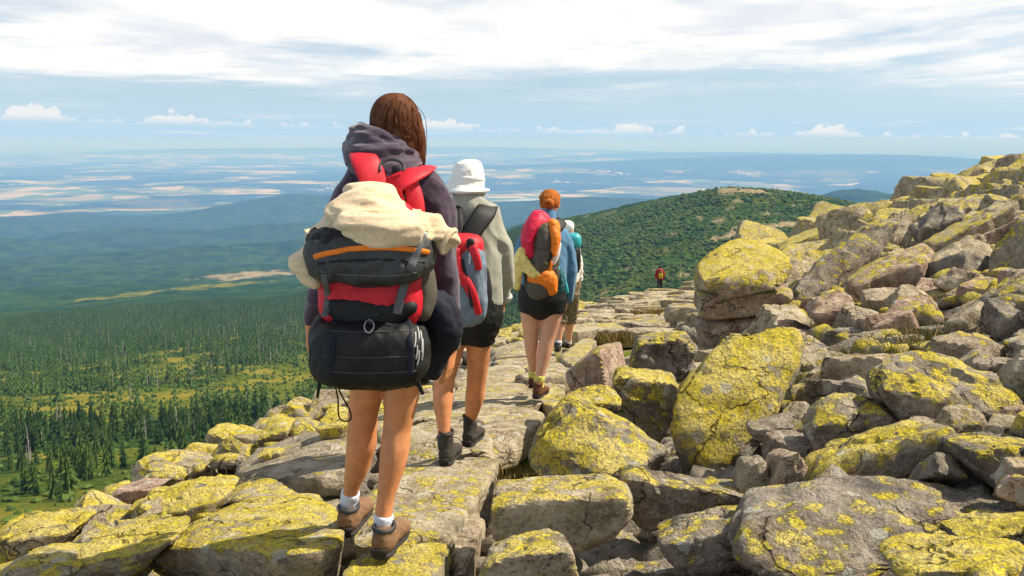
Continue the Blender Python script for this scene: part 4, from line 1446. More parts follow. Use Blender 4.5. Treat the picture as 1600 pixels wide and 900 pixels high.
# hair: a cap and many locks falling to the right
hr = Soft()
hr.puffy(B.q(617, 190, .11), (39 * k, 42 * k, 44 * k), 2.2, sub=4)
B.t([(612, 200, .08, 36, 36), (624, 222, .07, 33, 34), (634, 245, .09, 20, 22), (645, 262, .1, 10, 14)], hr)
rl = random.Random(3)
for i in range(300):
    a = rl.uniform(-1.25, 1.5)             # round the back of the head
    st = rl.uniform(0, 1)
    x0 = 622 + 10 * math.sin(a)
    x1 = 618 + 39 * math.sin(a)
    dd1 = .11 - .108 * math.cos(a)
    x2 = 628 + 30 * math.sin(a) + 5 * st
    x3 = 636 + 24 * math.sin(a) + rl.uniform(-5, 5)
    y3 = 228 + 34 * max(0, math.sin(a)) + rl.uniform(-10, 6)
    rw = rl.uniform(.9, 2.0)
    B.t([(x0, 146 + 4 * abs(math.sin(a)), .11, rw * .6, rw * .6), ((x0 + x1) / 2 + 1, 157 + 6 * abs(math.sin(a)), (.11 + dd1) / 2 - .028, rw, rw), (x1, 190, dd1 + rl.uniform(-.006, .006), rw, rw), (x2 + 2, 215, dd1 + .012, rw, rw), (x3, y3, dd1 + .035, rw * .6, rw * .6)], hr, seg=7, sub=3)
for i in range(16):                        # long ends in front of the right shoulder
    j = rl.uniform(-1, 1)
    B.t([(650 + 5 * j, 178, .10, 3, 3), (657 + 3 * j, 205, .08 + .03 * j, 3.4, 3.4), (656 + 3 * j, 228, .09 + .03 * j, 3.2, 3.2), (653 + 4 * j, 246 + rl.uniform(-8, 8), .12, 1.6, 1.6)], hr, seg=7, sub=3)
for i in range(16):                        # loose strands
    a = rl.uniform(-1.5, 1.6)
    e = rl.uniform(2, 7)
    B.t([(622 + 8 * math.sin(a), 146, .11, .35, .35), (618 + (39 + e * .5) * math.sin(a), 172 + rl.uniform(-8, 8), .11 - .11 * math.cos(a) - .006, .5, .5), (624 + (36 + e) * math.sin(a), 205 + rl.uniform(-8, 10), .11 - .115 * math.cos(a) - .004, .5, .5), (634 + (26 + e) * math.sin(a), 236 + 14 * math.sin(a) + rl.uniform(-10, 10), .13 - .1 * math.cos(a), .3, .3)], hr, seg=5, sub=3)
piece('hair', hr, M['hair_brown'], w1)
for (rows, nm) in (([(548, 770, .225, 16, 19), (545, 788, .235, 15, 18), (544, 804, .245, 16, 22)], 'sock'), ([(600, 806, .0, 16, 19), (598, 822, .0, 15, 18), (597, 838, .0, 16, 22)], 'sock')):
    me = B.t(rows, seg=18, cap=.2).build(0.005, 2)
    folds(me, 0.003, 0.02, (.5, .5, 2), 8)
    piece(nm, me, M['sock'], w1)
dl = ground_depth(545, 840)
dl = min(max(dl, 3.6), 3.85)
boot(w1, P(541, 839, 3.70), R(9), R(-3), 0.285, M['boot_brown'], M['rubber'], M['charcoal'], 0.022, lace=False)
boot(w1, P(595, 874, 3.44), R(11), R(0), 0.285, M['boot_brown'], M['rubber'], M['charcoal'], 0.022, lace=False)

# ---- her rucksack
rs = empty('rucksack', B.q(580, 495, -.25), label='red rucksack with black lid and orange stripe on the nearest hiker', cat='backpack', group='rucksacks of the hikers')
b = Soft()
b.puffy(B.q(582, 412, -.22), (72 * k, .13, 92 * k), 4.5, sub=4, taper=.10)
me = b.build(0.008, 3)
folds(me, 0.007, 0.08, (1, 1, 1), 41)
mb = piece('main_body', me, M['red'], rs)
# pocket: black sweeping panel low on the pack, grey piping
pk = Soft()
pk.puffy(B.q(552, 486, -.335), (27 * k, .03, 24 * k), 2.4, sub=3)
B.t([(520, 478, -.34, 14, 10), (575, 498, -.34, 30, 12), (640, 480, -.33, 12, 12)], pk, ref=(0, 1, 0))
piece('front_pocket', pk.build(0.007, 3), M['black'], rs)
piece('piping', ribbon([B.q(536, 424, -.36), B.q(556, 437, -.375), B.q(580, 441, -.38), B.q(600, 435, -.375)], .0035, .003), M['plastic'], rs)
# lid
ld = Soft()
ld.puffy(B.q(580, 392, -.29), (91 * k, .16, 42 * k), 2.9, rot=(0.1, -.05, 0), sub=5)
ld.puffy(B.q(592, 408, -.31), (78 * k, .145, 30 * k), 2.6, rot=(0.1, -.05, 0), sub=4)
me = ld.build(0.008, 3)
folds(me, 0.010, 0.085, (1, 1, 1), 51)
folds(me, 0.004, 0.035, (1, 1, 1), 52)
lid = piece('lid', me, M['charcoal'], rs)
# upper half of the lid is black cloth
lu = Soft()
lu.puffy(B.q(578, 366, -.288), (87 * k, .150, 20 * k), 2.8, rot=(0.1, -.05, 0), sub=4)
me = lu.build(0.008, 3)
folds(me, 0.008, 0.07, (1, 1, 1), 53)
lut = piece('lid_top', me, M['black'], lid)
sf = surf([lid, lut])
nn = [sf(x, y, .003) for x, y in ((492, 402), (500, 399), (512, 396), (528, 393), (546, 390), (564, 388), (582, 387), (600, 387), (618, 388), (634, 389), (650, 391), (662, 393), (669, 395))]
piece('stripe', ribbon([q for q in nn if q], .0088, .004, normal=(0, -1, 0)), M['orange'], lid)
zz = [q for q in (sf(x, y, .001) for x, y in ((496, 412), (520, 409), (550, 407), (580, 406), (610, 406), (640, 408), (664, 410))) if q]
piece('zip', ribbon(zz, .0035, .0025), M['black'], lid)
zz = [q for q in (sf(x, y, .001) for x, y in ((500, 424), (530, 428), (560, 430), (590, 431), (620, 430), (650, 426))) if q]
piece('seam', ribbon(zz, .002, .002), M['grey_strap'], lid)
# yoke and shoulder straps
def strap(rows, name='shoulder_strap', mat='red', par=None, thick=.010):
    return piece(name, ribbon([B.q(a, b_, c) for a, b_, c, w in rows], [w * k for *_, w in rows], thick, (0, -.55, .85)), M[mat], par or rs)
strap([(562, 234, .0, 17), (568, 246, -.125, 20), (578, 268, -.165, 21), (590, 296, -.165, 22), (596, 330, -.16, 22)])
strap([(668, 262, .04, 15), (660, 266, -.10, 16), (638, 276, -.155, 19), (614, 292, -.165, 23), (606, 330, -.16, 24)])
strap([(638, 280, -.15, 13), (648, 310, -.16, 13), (652, 345, -.17, 12)], 'side_strap')
strap([(556, 288, -.12, 10), (552, 310, -.14, 14), (548, 330, -.15, 14)], 'side_strap')
yk = Soft()
yk.puffy(B.q(606, 300, -.135), (40 * k, .022, 18 * k), 3, rot=(0, .1, 0), sub=3)
piece('yoke', yk, M['red'], rs)
strap([(582, 300, -.165, 5), (606, 302, -.17, 5), (632, 308, -.165, 5)], 'webbing', 'charcoal')
strap([(606, 316, -.165, 22), (606, 326, -.17, 22)], 'webbing', 'charcoal')
hl = Soft()
ring = [B.q(612 + 19 * math.cos(t), 262 + 13 * math.sin(t), -.155 - .02 * math.sin(t)) for t in np.linspace(math.pi * 0.9, math.pi * 2.1, 12)]
hl.tube([(p, .0055, .0045) for p in ring], ref=(0, -1, 0), seg=8, sub=2)
piece('haul_loop', hl, M['charcoal'], rs)
pd = Soft()
pd.puffy(B.q(611, 267, -.115), (15 * k, .012, 10 * k), 2.4, sub=3)
piece('loop_pad', pd, M['navy'], rs)
# compression straps with buckles
sf = surf([lid, lut, mb])
ps = [sf(x, y, .006, 3.1) for x, y in ((660, 362), (658, 372), (652, 388), (646, 404), (640, 420))] + [B.q(634, 440, -.385), B.q(626, 464, -.375), B.q(620, 490, -.375)]
piece('lid_strap', ribbon(ps, 6 * k, .003), M['grey_strap'], rs)
ps = [sf(x, y, .006, 3.1) for x, y in ((508, 428), (509, 440), (512, 456), (514, 474))] + [B.q(506, 494, -.40)]
piece('lid_strap', ribbon(ps, 4.5 * k, .003), M['grey_strap'], rs)
bk = Soft()
bk.puffy(sf(657, 368, .008, 3.1), (7 * k, .007, 6 * k), 5, rot=(0, .4, 0), sub=2)
piece('buckle', bk, M['plastic'], rs)
bk = Soft()
bk.puffy(sf(514, 478, .01, 3.1), (5 * k, .007, 9 * k), 5, sub=2)
piece('buckle', bk, M['grey_strap'], rs)
sp_ = Soft()
B.t([(662, 425, -.22, 16, 30), (664, 460, -.22, 18, 32), (660, 488, -.24, 14, 26)], sp_)
piece('side_pocket', sp_.build(0.008, 3), M['olive_grey'], rs)

# ---- black roll bag hung under the rucksack
db = empty('holdall', B.q(578, 598, -.3), label='black holdall strapped below the red rucksack of the nearest hiker', cat='bag')
d_ = Soft()
d_.puffy(B.q(579, 548, -.29), (84 * k, .145, 50 * k), 3.4, rot=(0, .02, 0), sub=5)
d_.puffy(B.q(510, 534, -.27), (22 * k, .11, 40 * k), 2.6, sub=3)
me = d_.build(0.008, 3)
folds(me, 0.008, 0.10, (.8, 1, 1), 61)
folds(me, 0.003, 0.04, (1, 1, .6), 62)
bg_ = piece('bag', me, M['black'], db)
sf = surf([bg_])
piece('strap', ribbon([B.q(500, 580, -.33), B.q(499, 596, -.34), B.q(496, 622, -.34)], [.008, .007, .004], .003), M['black'], db)
piece('strap', ribbon([B.q(648, 582, -.33), B.q(653, 598, -.34), B.q(661, 616, -.34)], [.006, .008, .006], .003), M['black'], db)
for xs in ((524, 521, 518, 516), (636, 640, 641, 640)):
    piece('strap', ribbon([q for q in (sf(x, y, .004) for x, y in zip(xs, (502, 530, 560, 585))) if q], .010, .003), M['navy'], db)
for ys in (516, 556, 580):
    zz = [q for q in (sf(x, ys + 3 * math.sin((x - 500) / 48), .0005) for x in range(506, 656, 12)) if q]
    piece('seam', ribbon(zz, .0022, .002), M['charcoal'], db)
cl = Soft()
ring = [sf(577 + 7 * math.cos(t), 512 + 9 * math.sin(t), .008, 3.1) for t in np.linspace(0, 2 * math.pi, 12)]
cl.tube([(p, .0028, .0028) for p in ring], ref=(0, -1, 0), seg=8, sub=2, cap=.1)
piece('clip', cl, M['metal'], db)
piece('strap', ribbon([B.q(590, 492, -.39), sf(584, 500, .006, 3.1), sf(578, 508, .006, 3.1)], .006, .003), M['charcoal'], db)
for (x0, y0, x1, y1) in ((651, 512, 654, 530), (648, 520, 647, 542), (656, 518, 658, 550), (651, 540, 649, 560), (659, 530, 658, 562), (654, 548, 651, 570)):
    st = Soft()
    q3 = [sf(x0, y0, .003), sf((x0 + x1) / 2 + 1, (y0 + y1) / 2, .003), sf(x1, y1, .003)]
    if all(q3):
        st.tube([(p, .0028, .002) for p in q3], seg=6, sub=2)
        piece('lettering', st, M['plastic'], db)
cd = Soft()
B.t([(522, 598, -.3, 1.2, 1.2), (528, 622, -.3, 1.2, 1.2), (529, 648, -.3, 1.2, 1.2), (536, 658, -.3, 1.2, 1.2), (548, 655, -.3, 1.2, 1.2), (546, 640, -.3, 1.2, 1.2), (534, 618, -.3, 1.2, 1.2), (526, 600, -.3, 1.2, 1.2)], cd, seg=6)
piece('cord', cd, M['black'], db)

# ---- dark garment hanging at her right hip
ja = Soft()
B.t([(668, 462, -.12, 12, 26), (682, 478, -.12, 26, 32), (694, 505, -.12, 28, 32), (694, 530, -.1, 26, 28)], ja)
B.t([(676, 520, -.1, 24, 28), (680, 550, -.08, 26, 26), (674, 578, -.06, 16, 20)], ja)
me = ja.build(0.008, 3)
folds(me, 0.012, 0.07, (1, 1, .7), 71)
piece('hanging_garment', me, M['navy'], label='black garment hanging at the right hip of the nearest hiker', cat='garment')

# ---- cream fleece thrown over the lid
fl = Soft()
B.t([(505, 362, -.30, 14, 24), (530, 342, -.28, 24, 54), (560, 332, -.27, 32, 60), (588, 330, -.27, 34, 60), (616, 340, -.28, 28, 58), (646, 354, -.30, 22, 48), (664, 362, -.31, 16, 32)], fl, ref=(0, 1, 0))
B.t([(560, 312, -.24, 24, 30), (586, 298, -.23, 16, 22), (600, 303, -.23, 18, 24)], fl)
B.t([(540, 350, -.43, 20, 14), (580, 356, -.445, 24, 16), (620, 356, -.44, 22, 16), (648, 362, -.42, 16, 12)], fl, ref=(0, 1, 0))
B.t([(512, 352, -.28, 16, 22), (492, 378, -.29, 18, 22), (476, 404, -.30, 19, 18), (482, 424, -.31, 18, 16), (492, 438, -.32, 9, 10)], fl)
B.t([(650, 352, -.28, 22, 26), (678, 362, -.29, 21, 23), (694, 371, -.30, 20, 21), (700, 376, -.31, 20, 21)], fl, ref=(0, 1, 0), cap=.12)
me = fl.build(0.007, 2)
folds(me, 0.024, 0.15, (.45, .8, 2.1), 81, octv=2)
folds(me, 0.004, 0.05, (.5, 1, 1.8), 82)
fle = piece('fleece_jacket', me, M['cream'], label='cream fleece jacket draped over the lid of the red rucksack', cat='jacket')
cf = Soft()
c0, ax_ = B.q(701, 377, -.315), Vector((.85, -.25, -.45)).normalized()
u_ = ax_.cross(Vector((0, 1, 0))).normalized()
v_ = u_.cross(ax_)
ring = [c0 + u_ * math.cos(t) * 18 * k + v_ * math.sin(t) * 18 * k for t in np.linspace(0, 2 * math.pi, 16)]
cf.tube([(p, .008, .008) for p in ring], ref=tuple(ax_), seg=8, sub=2, cap=.1)
piece('cuff', cf, M['cream'], fle)
# =================================================================== second hiker, white hat
B = Body(5.3)
k = B.k
w2 = person('woman in white sun hat and sage grey fleece behind the nearest hiker', 5.3, (705, 725))
s = Soft()
head_on(s, B, 731, 283, .10, 23)
B.t([(732, 305, .08, 14, 16), (734, 330, .05, 30, 24), (736, 380, .03, 38, 26), (738, 440, .0, 40, 28), (738, 500, .0, 44, 32)], s)
B.t([(750, 495, .0, 22, 26), (748, 540, .05, 20, 22), (745, 590, .10, 16, 17.5), (742, 622, .14, 15.5, 18), (736, 650, .20, 10.5, 12), (734, 668, .22, 9.5, 12), (734, 680, .22, 10, 13)], s, seg=18)
B.t([(716, 495, .0, 22, 26), (706, 540, .0, 20, 22), (695, 590, -.02, 16.5, 17.5), (692, 628, -.05, 15.5, 18), (693, 662, -.08, 10.5, 12), (694, 690, -.09, 9.5, 12), (695, 705, -.09, 10, 13)], s, seg=18)
B.t([(760, 340, .05, 13, 14), (783, 382, .05, 11, 12), (792, 420, .06, 9.5, 10), (789, 450, .10, 8, 8), (786, 466, .12, 7, 6)], s)
B.t([(696, 335, .05, 14, 14), (688, 382, .05, 12, 12), (690, 430, .10, 9, 9), (692, 462, .14, 7, 6)], s)
hand(s, B.q(786, 466, .12), (-.08, .15, -1), (0, -1, 0), (-1, 0, 0), 0.17, .5)
hand(s, B.q(692, 462, .14), (.05, .15, -1), (0, -1, 0), (1, 0, 0), 0.17, .5)
me = s.build(0.0085, 4)
folds(me, 0.0045, 0.085, (1, 1, .6), 4, ridged=False)
piece('body', me, M['skin'], w2)
h = Soft()
B.t([(732, 304, .07, 21, 22), (733, 318, .06, 32, 26), (735, 335, .05, 46, 30), (736, 375, .03, 48, 32), (738, 430, .0, 46, 32), (740, 474, .0, 46, 33)], h, seg=20)
B.t([(764, 338, .05, 19, 22), (779, 366, .05, 18, 22), (790, 400, .05, 16, 19), (793, 425, .06, 15, 17), (790, 450, .10, 12.5, 14), (787, 463, .12, 11.5, 12.5)], h, cap=.25)
B.t([(702, 338, .05, 22, 24), (690, 375, .05, 20, 22), (689, 425, .08, 16, 18), (691, 458, .13, 12, 13)], h, cap=.25)
me = h.build(0.009, 3)
folds(me, 0.016, 0.20, (1.3, 1, .9), 121, octv=2)
jk = piece('fleece_jacket', me, M['jacket'], w2)
c = Soft()
ring = [B.q(732 + 21 * math.cos(t), 303 + 3 * math.sin(t), .07 + 21 * k * math.sin(t)) for t in np.linspace(0, 2 * math.pi, 14)]
c.tube([(p, .02, .014) for p in ring], ref=(0, 0, 1), seg=8, sub=2, cap=.1)
piece('collar', c, M['jacket'], jk)
cu = Soft()
B.t([(790, 460, .11, 12, 12.5), (787, 467, .12, 11.5, 12)], cu, cap=.15)
piece('cuff', cu, M['plastic'], jk)
sh = Soft()
B.t([(738, 462, .0, 46, 34), (738, 490, .0, 48, 38), (738, 505, .0, 46, 36)], sh, seg=20)
B.t([(752, 495, .0, 26, 32), (750, 530, .03, 25, 29)], sh, seg=18, cap=.1)
B.t([(716, 495, .0, 26, 32), (708, 530, .0, 25, 29)], sh, seg=18, cap=.1)
me = sh.build(0.01, 3)
folds(me, 0.008, 0.07, (1, 1, 1.6), 131)
piece('shorts', me, M['black'], w2)
hr = Soft()
hr.puffy(B.q(731, 290, .095), (23 * k, 25 * k, 20 * k), 2.2, sub=3)
rl = random.Random(5)
for i in range(30):
    a = rl.uniform(-1.3, 1.3)
    B.t([(731 + 22 * math.sin(a), 288, .095 - 23 * k * math.cos(a), 2.2, 2.2), (731 + 23 * math.sin(a), 299, .095 - 25 * k * math.cos(a), 2.6, 2.6), (731 + 20 * math.sin(a) + rl.uniform(-2, 2), 307, .095 - 20 * k * math.cos(a), 1.6, 1.6)], hr, seg=6, sub=2)
piece('hair', hr, M['hair_dark'], w2)
ht = Soft()
B.t([(733, 251, .09, 13, 13), (733, 256, .09, 20, 21), (732, 268, .09, 24.5, 26), (731, 283, .09, 26, 28), (730, 287, .09, 27, 29), (729, 293, .09, 32, 34), (729, 298, .09, 37, 40)], ht, seg=28, cap=.08)
me = ht.build(0.006, 1)
folds(me, 0.004, 0.06, (1, 1, .8), 141)
hat = piece('sun_hat', me, M['hat'], w2)
bnd = Soft()
ring = [B.q(731 + 26.0 * math.cos(t), 281 + 2.2 * math.sin(t), .09 + 27.8 * k * math.sin(t)) for t in np.linspace(0, 2 * math.pi, 24)]
bnd.tube([(p, .004, .010) for p in ring], ref=(0, 0, 1), seg=8, sub=2, cap=.1)
piece('hat_band', bnd, M['hat'], hat)
for rows in ([(735, 658, .21, 11.5, 14), (734, 672, .22, 11, 14)], [(694, 680, -.09, 11.5, 14), (695, 700, -.09, 11, 14)]):
    piece('sock', B.t(rows, seg=16, cap=.2), M['charcoal'], w2)
boot(w2, P(731, 699, 5.465), R(14), R(0), 0.27, M['boot_dark'], M['rubber'], M['boot_dark'], 0.11)
boot(w2, P(695, 728, 5.16), R(12), R(0), 0.27, M['boot_dark'], M['rubber'], M['boot_dark'], 0.11)

r2 = empty('rucksack', B.q(725, 508, -.25), label='slate blue and red rucksack on the woman in the white hat', cat='backpack', group='rucksacks of the hikers')
b = Soft()
b.puffy(B.q(722, 440, -.23), (36 * k, .12, 66 * k), 3.6, sub=4, taper=.08)
me = b.build(0.009, 3)
folds(me, 0.012, 0.07, (1.5, 1, .6), 151)
piece('main_body', me, M['slate'], r2)
def strap2(rows, name, mat, thick=.010):
    return piece(name, ribbon([B.q(a, b_, c) for a, b_, c, w in rows], [w * k for *_, w in rows], thick), M[mat], r2)
strap2([(764, 318, .03, 15), (758, 332, -.07, 15.5), (744, 352, -.12, 15), (732, 374, -.15, 13)], 'shoulder_strap', 'black')
strap2([(704, 318, .03, 15), (708, 340, -.09, 15), (714, 374, -.15, 13)], 'shoulder_strap', 'black')
tp = Soft()
tp.puffy(B.q(722, 385, -.22), (32 * k, .11, 19 * k), 3.0, sub=3)
piece('top_panel', tp, M['red'], r2)
bk = Soft()
bk.puffy(B.q(735, 381, -.335), (6 * k, .012, 8 * k), 4, sub=2)
piece('buckle', bk, M['black'], r2)
strap2([(738, 385, -.34, 7), (744, 402, -.35, 6), (748, 420, -.34, 5)], 'panel', 'red', .012)
strap2([(712, 390, -.34, 9), (714, 425, -.36, 9), (726, 438, -.36, 8), (738, 460, -.355, 7), (748, 490, -.33, 5)], 'panel', 'red', .012)
strap2([(722, 405, -.352, 2), (730, 440, -.365, 2), (738, 480, -.36, 2)], 'webbing', 'black', .006)
strap2([(700, 380, -.33, 5), (698, 430, -.35, 5), (702, 490, -.34, 5)], 'panel', 'red', .012)
sp_ = Soft()
B.t([(754, 425, -.2, 10, 16), (757, 460, -.2, 12, 18), (752, 492, -.2, 11, 16)], sp_)
piece('side_pocket', sp_.build(0.009, 3), M['black'], r2)

# =================================================================== third hiker, blue sweater
B = Body(7.9)
k = B.k
w3 = person('woman in blue roll-neck sweater with ginger hair tied up, black shorts', 7.9, (842, 624))
s = Soft()
head_on(s, B, 859, 318, .10, 14.5)
B.t([(858, 335, .08, 9, 10), (854, 352, .05, 20, 15), (852, 390, .03, 26, 18), (850, 430, .0, 28, 19), (848, 468, .0, 31, 22)], s)
B.t([(829, 462, .0, 17, 19), (829, 490, .02, 16, 17), (829, 522, .06, 11.5, 12.5), (831, 545, .10, 11, 12.5), (833, 570, .16, 8, 9.5), (834, 590, .20, 6.5, 8), (834, 600, .2, 7, 9)], s, seg=16)
B.t([(865, 462, .0, 18, 20), (862, 490, .0, 17, 18), (856, 524, .0, 12.5, 13.5), (851, 550, -.01, 11.5, 13), (845, 580, -.03, 8, 9.5), (842, 600, -.04, 6.8, 8), (841, 612, -.04, 7, 9)], s, seg=16)
B.t([(878, 364, .05, 9, 9), (888, 395, .05, 8.5, 8.5), (892, 425, .06, 7.5, 7.5), (889, 455, .10, 6, 6), (886, 470, .12, 5, 4.5)], s)
B.t([(828, 364, .05, 9, 9), (816, 395, .05, 8.5, 8.5), (815, 430, .10, 6.5, 6.5), (822, 450, .14, 5, 4.5)], s)
hand(s, B.q(886, 470, .12), (-.25, .1, -1), (0, -1, 0), (-1, 0, 0), 0.165, .5)
hand(s, B.q(822, 450, .14), (.1, .2, -1), (0, -1, 0), (1, 0, 0), 0.165, .5)
piece('body', s.build(0.009, 4), M['skin_pale'], w3)
h = Soft()
B.t([(857, 330, .08, 11.5, 12), (856, 345, .06, 15, 15), (853, 358, .05, 30, 20), (852, 385, .03, 36, 23), (850, 425, .0, 35, 23), (848, 455, .0, 36, 24)], h, seg=20)
B.t([(874, 366, .05, 14, 14), (885, 390, .05, 13, 13), (891, 422, .06, 11, 11), (890, 450, .09, 9, 9), (887, 468, .12, 7.5, 7.5)], h, cap=.25)
B.t([(830, 366, .05, 14, 14), (817, 392, .05, 13, 13), (815, 425, .09, 10, 10), (821, 448, .13, 7.5, 7.5)], h, cap=.25)
me = h.build(0.010, 3)
folds(me, 0.012, 0.17, (1.2, 1, 1), 221, octv=2)
piece('roll_neck_sweater', me, M['blue'], w3)
sh = Soft()
B.t([(847, 448, .0, 37, 26), (847, 466, .0, 38, 28), (847, 474, .0, 37, 27)], sh, seg=20)
B.t([(829, 464, .0, 20, 22), (829, 484, .01, 19.5, 21)], sh, seg=16, cap=.1)
B.t([(866, 464, .0, 20, 22), (864, 486, .0, 19.5, 21)], sh, seg=16, cap=.1)
piece('shorts', sh.build(0.01, 3), M['black'], w3)
hr = Soft()
hr.puffy(B.q(859, 313, .095), (16 * k, 17.5 * k, 17.5 * k), 2.2, sub=4)
hr.puffy(B.q(857, 318, .0), (9 * k, 8 * k, 8 * k), 2.2, sub=3)
rl = random.Random(8)
for i in range(60):
    a = rl.uniform(-1.4, 1.4)
    B.t([(859 + 5 * math.sin(a * 2), 297, .09, .9, .9), (859 + 16 * math.sin(a), 310 + rl.uniform(-4, 4), .095 - 17.5 * k * math.cos(a), 1.5, 1.5), (857 + 6 * math.sin(a), 319, .0, 1.2, 1.2)], hr, seg=6, sub=3)
for i in range(16):
    a = rl.uniform(0, 6.28)
    B.t([(857 + 9 * math.cos(a), 318 + 8 * math.sin(a), .01, 1, 1), (857 + 6 * math.cos(a + .9), 318 + 5 * math.sin(a + .9), -.04, 1.3, 1.3), (857 + 3 * math.cos(a + 1.8), 318 + 3 * math.sin(a + 1.8), -.05, 1, 1)], hr, seg=6, sub=2)
piece('hair', hr, M['hair_ginger'], w3)
for rows in ([(843, 588, -.035, 8.6, 10), (842, 600, -.04, 8, 9.5), (841, 610, -.04, 8.5, 10.5)], [(833, 578, .18, 8.2, 10), (834, 592, .2, 8, 10)]):
    me = B.t(rows, seg=16, cap=.2)
    piece('sock', me, M['sock_yellow'], w3)
boot(w3, P(838, 624, 7.78), R(20), R(0), 0.265, M['boot_russet'], M['rubber'], M['boot_russet'], 0.05)
boot(w3, P(832, 607, 8.05), R(10), R(0), 0.265, M['boot_russet'], M['rubber'], M['boot_russet'], 0.05)

r3 = empty('rucksack', B.q(846, 462, -.25), label='pink-red, grey and orange rucksack on the woman in blue', cat='backpack', group='rucksacks of the hikers')
b = Soft()
b.puffy(B.q(846, 408, -.20), (27 * k, .11, 54 * k), 3.4, sub=4)
me = b.build(0.01, 3)
folds(me, 0.008, 0.08, (1, 1, 1), 251)
piece('main_body', me, M['olive_grey'], r3)
def blob(rows, name, mat, cap=.5, vox=.009):
    o = B.t(rows, Soft(), cap=cap).build(vox, 3)
    folds(o, 0.006, 0.06, (1, 1, 1), 260 + len(name))
    return piece(name, o, M[mat], r3)
blob([(844, 349, -.20, 22, 18), (831, 358, -.23, 14, 20), (825, 378, -.24, 11, 20), (830, 398, -.25, 8, 16)], 'top_panel', 'pinkred')
blob([(850, 356, -.28, 12, 8), (851, 372, -.30, 13, 10), (850, 384, -.31, 13, 10)], 'lid_pocket', 'olive_grey')
blob([(848, 392, -.30, 14, 10), (846, 408, -.31, 14, 12), (842, 424, -.31, 11, 10)], 'middle_pocket', 'olive_grey')
blob([(864, 352, -.25, 10, 14), (867, 372, -.28, 9, 16), (864, 396, -.29, 6, 12)], 'side_panel', 'orange')
blob([(836, 432, -.30, 16, 12), (854, 436, -.30, 16, 14), (862, 452, -.28, 9, 12)], 'lower_panel', 'orange')
blob([(840, 446, -.30, 19, 12), (842, 456, -.30, 17, 12)], 'bottom_pocket', 'olive_grey')
def strap3(rows, name, mat, thick=.009):
    return piece(name, ribbon([B.q(a, b_, c) for a, b_, c, w in rows], [w * k for *_, w in rows], thick), M[mat], r3)
strap3([(878, 344, .03, 9), (874, 352, -.06, 9), (866, 362, -.11, 8)], 'shoulder_strap', 'black')
strap3([(832, 344, .03, 8), (834, 350, -.06, 8), (838, 360, -.11, 8)], 'shoulder_strap', 'black')
strap3([(868, 382, -.33, 2), (860, 402, -.345, 2), (850, 428, -.345, 2)], 'webbing', 'black', .005)
strap3([(860, 408, -.335, 3), (858, 424, -.335, 3), (846, 436, -.33, 3)], 'webbing', 'orange', .006)
strap3([(872, 380, -.28, 5), (868, 398, -.29, 6), (864, 412, -.29, 4)], 'side_cloth', 'white_shirt', .02)
cl = Soft()
B.t([(816, 393, -.28, 7, 7), (812, 406, -.30, 9, 9), (808, 424, -.29, 8, 10), (808, 446, -.27, 7, 9)], cl)
B.t([(814, 404, -.30, 9, 8), (824, 420, -.33, 9, 7), (836, 428, -.345, 7, 6), (842, 432, -.345, 4, 4)], cl)
me = cl.build(0.009, 2)
folds(me, 0.012, 0.06, (1.4, 1, .7), 271)
piece('cloth', me, M['yellow_cloth'], label='yellow and white cloth hanging from the pink-red and orange rucksack', cat='cloth')
bt = empty('water_bottle', B.q(867, 432, -.24), label='teal water bottle in the side net of the pink-red rucksack', cat='bottle')
o = Soft()
B.t([(868, 412, -.24, 6, 6), (867, 420, -.24, 7.5, 7.5), (866, 430, -.24, 7.5, 7.5)], o, cap=.2)
piece('bottle', o, M['teal'], bt)
o = Soft()
B.t([(869, 403, -.24, 3.4, 3.4), (868.6, 408, -.24, 4.4, 4.4)], o, cap=.2)
piece('cap', o, M['slate'], bt)
po = Soft()
B.t([(872, 428, -.2, 9, 10), (874, 444, -.2, 10, 11), (872, 454, -.2, 7, 9)], po)
po2 = po.build(0.009, 2)
folds(po2, 0.012, 0.05, (1, 1, 1), 281)
piece('side_pouch', po2, simple_mat('dark_teal_net', (0.02, 0.10, 0.11), 0.8, 40, 0.6), r3)
tc_ = Soft()
B.t([(880, 432, -.18, 3, 5), (883, 446, -.18, 4, 5), (886, 456, -.17, 3, 4)], tc_)
piece('tag', tc_, M['teal'], r3)

# =================================================================== fourth hiker, mostly hidden
B = Body(12.5)
k = B.k
w4 = person('hiker in white cap and white shirt mostly hidden behind the woman in blue', 12.5, (872, 550))
s = Soft()
head_on(s, B, 887, 360, .08, 8.6)
B.t([(887, 372, .05, 5, 6), (887, 385, .03, 14, 10), (887, 430, .0, 15, 11), (886, 456, .0, 17, 12)], s)
B.t([(880, 455, .0, 9, 10), (877, 490, .02, 8, 9), (875, 510, .02, 7.4, 8), (873, 528, .0, 5, 6), (872, 541, -.01, 4.4, 5.5)], s, seg=14)
B.t([(895, 455, .0, 9, 10), (893, 490, .1, 8, 9), (889, 512, .16, 7, 8), (888, 535, .26, 4.6, 6)], s, seg=14)
B.t([(898, 386, .02, 5, 5), (904, 412, .02, 4.5, 4.5), (906, 440, .04, 3.2, 3.2)], s)
B.t([(876, 386, .02, 5, 5), (872, 412, .02, 4.5, 4.5), (872, 438, .05, 3.2, 3.2)], s)
hand(s, B.q(906, 440, .04), (0, .1, -1), (0, -1, 0), (-1, 0, 0), 0.165, .5)
hand(s, B.q(872, 438, .05), (0, .1, -1), (0, -1, 0), (1, 0, 0), 0.165, .5)
piece('body', s.build(0.011, 3), M['skin_pale'], w4)
h = Soft()
B.t([(887, 372, .05, 8, 8), (887, 382, .03, 17, 12), (887, 410, .01, 18, 13), (887, 445, .0, 18, 13)], h)
B.t([(898, 386, .02, 7, 7), (904, 410, .02, 6.5, 6.5), (906, 438, .04, 5, 5)], h, cap=.25)
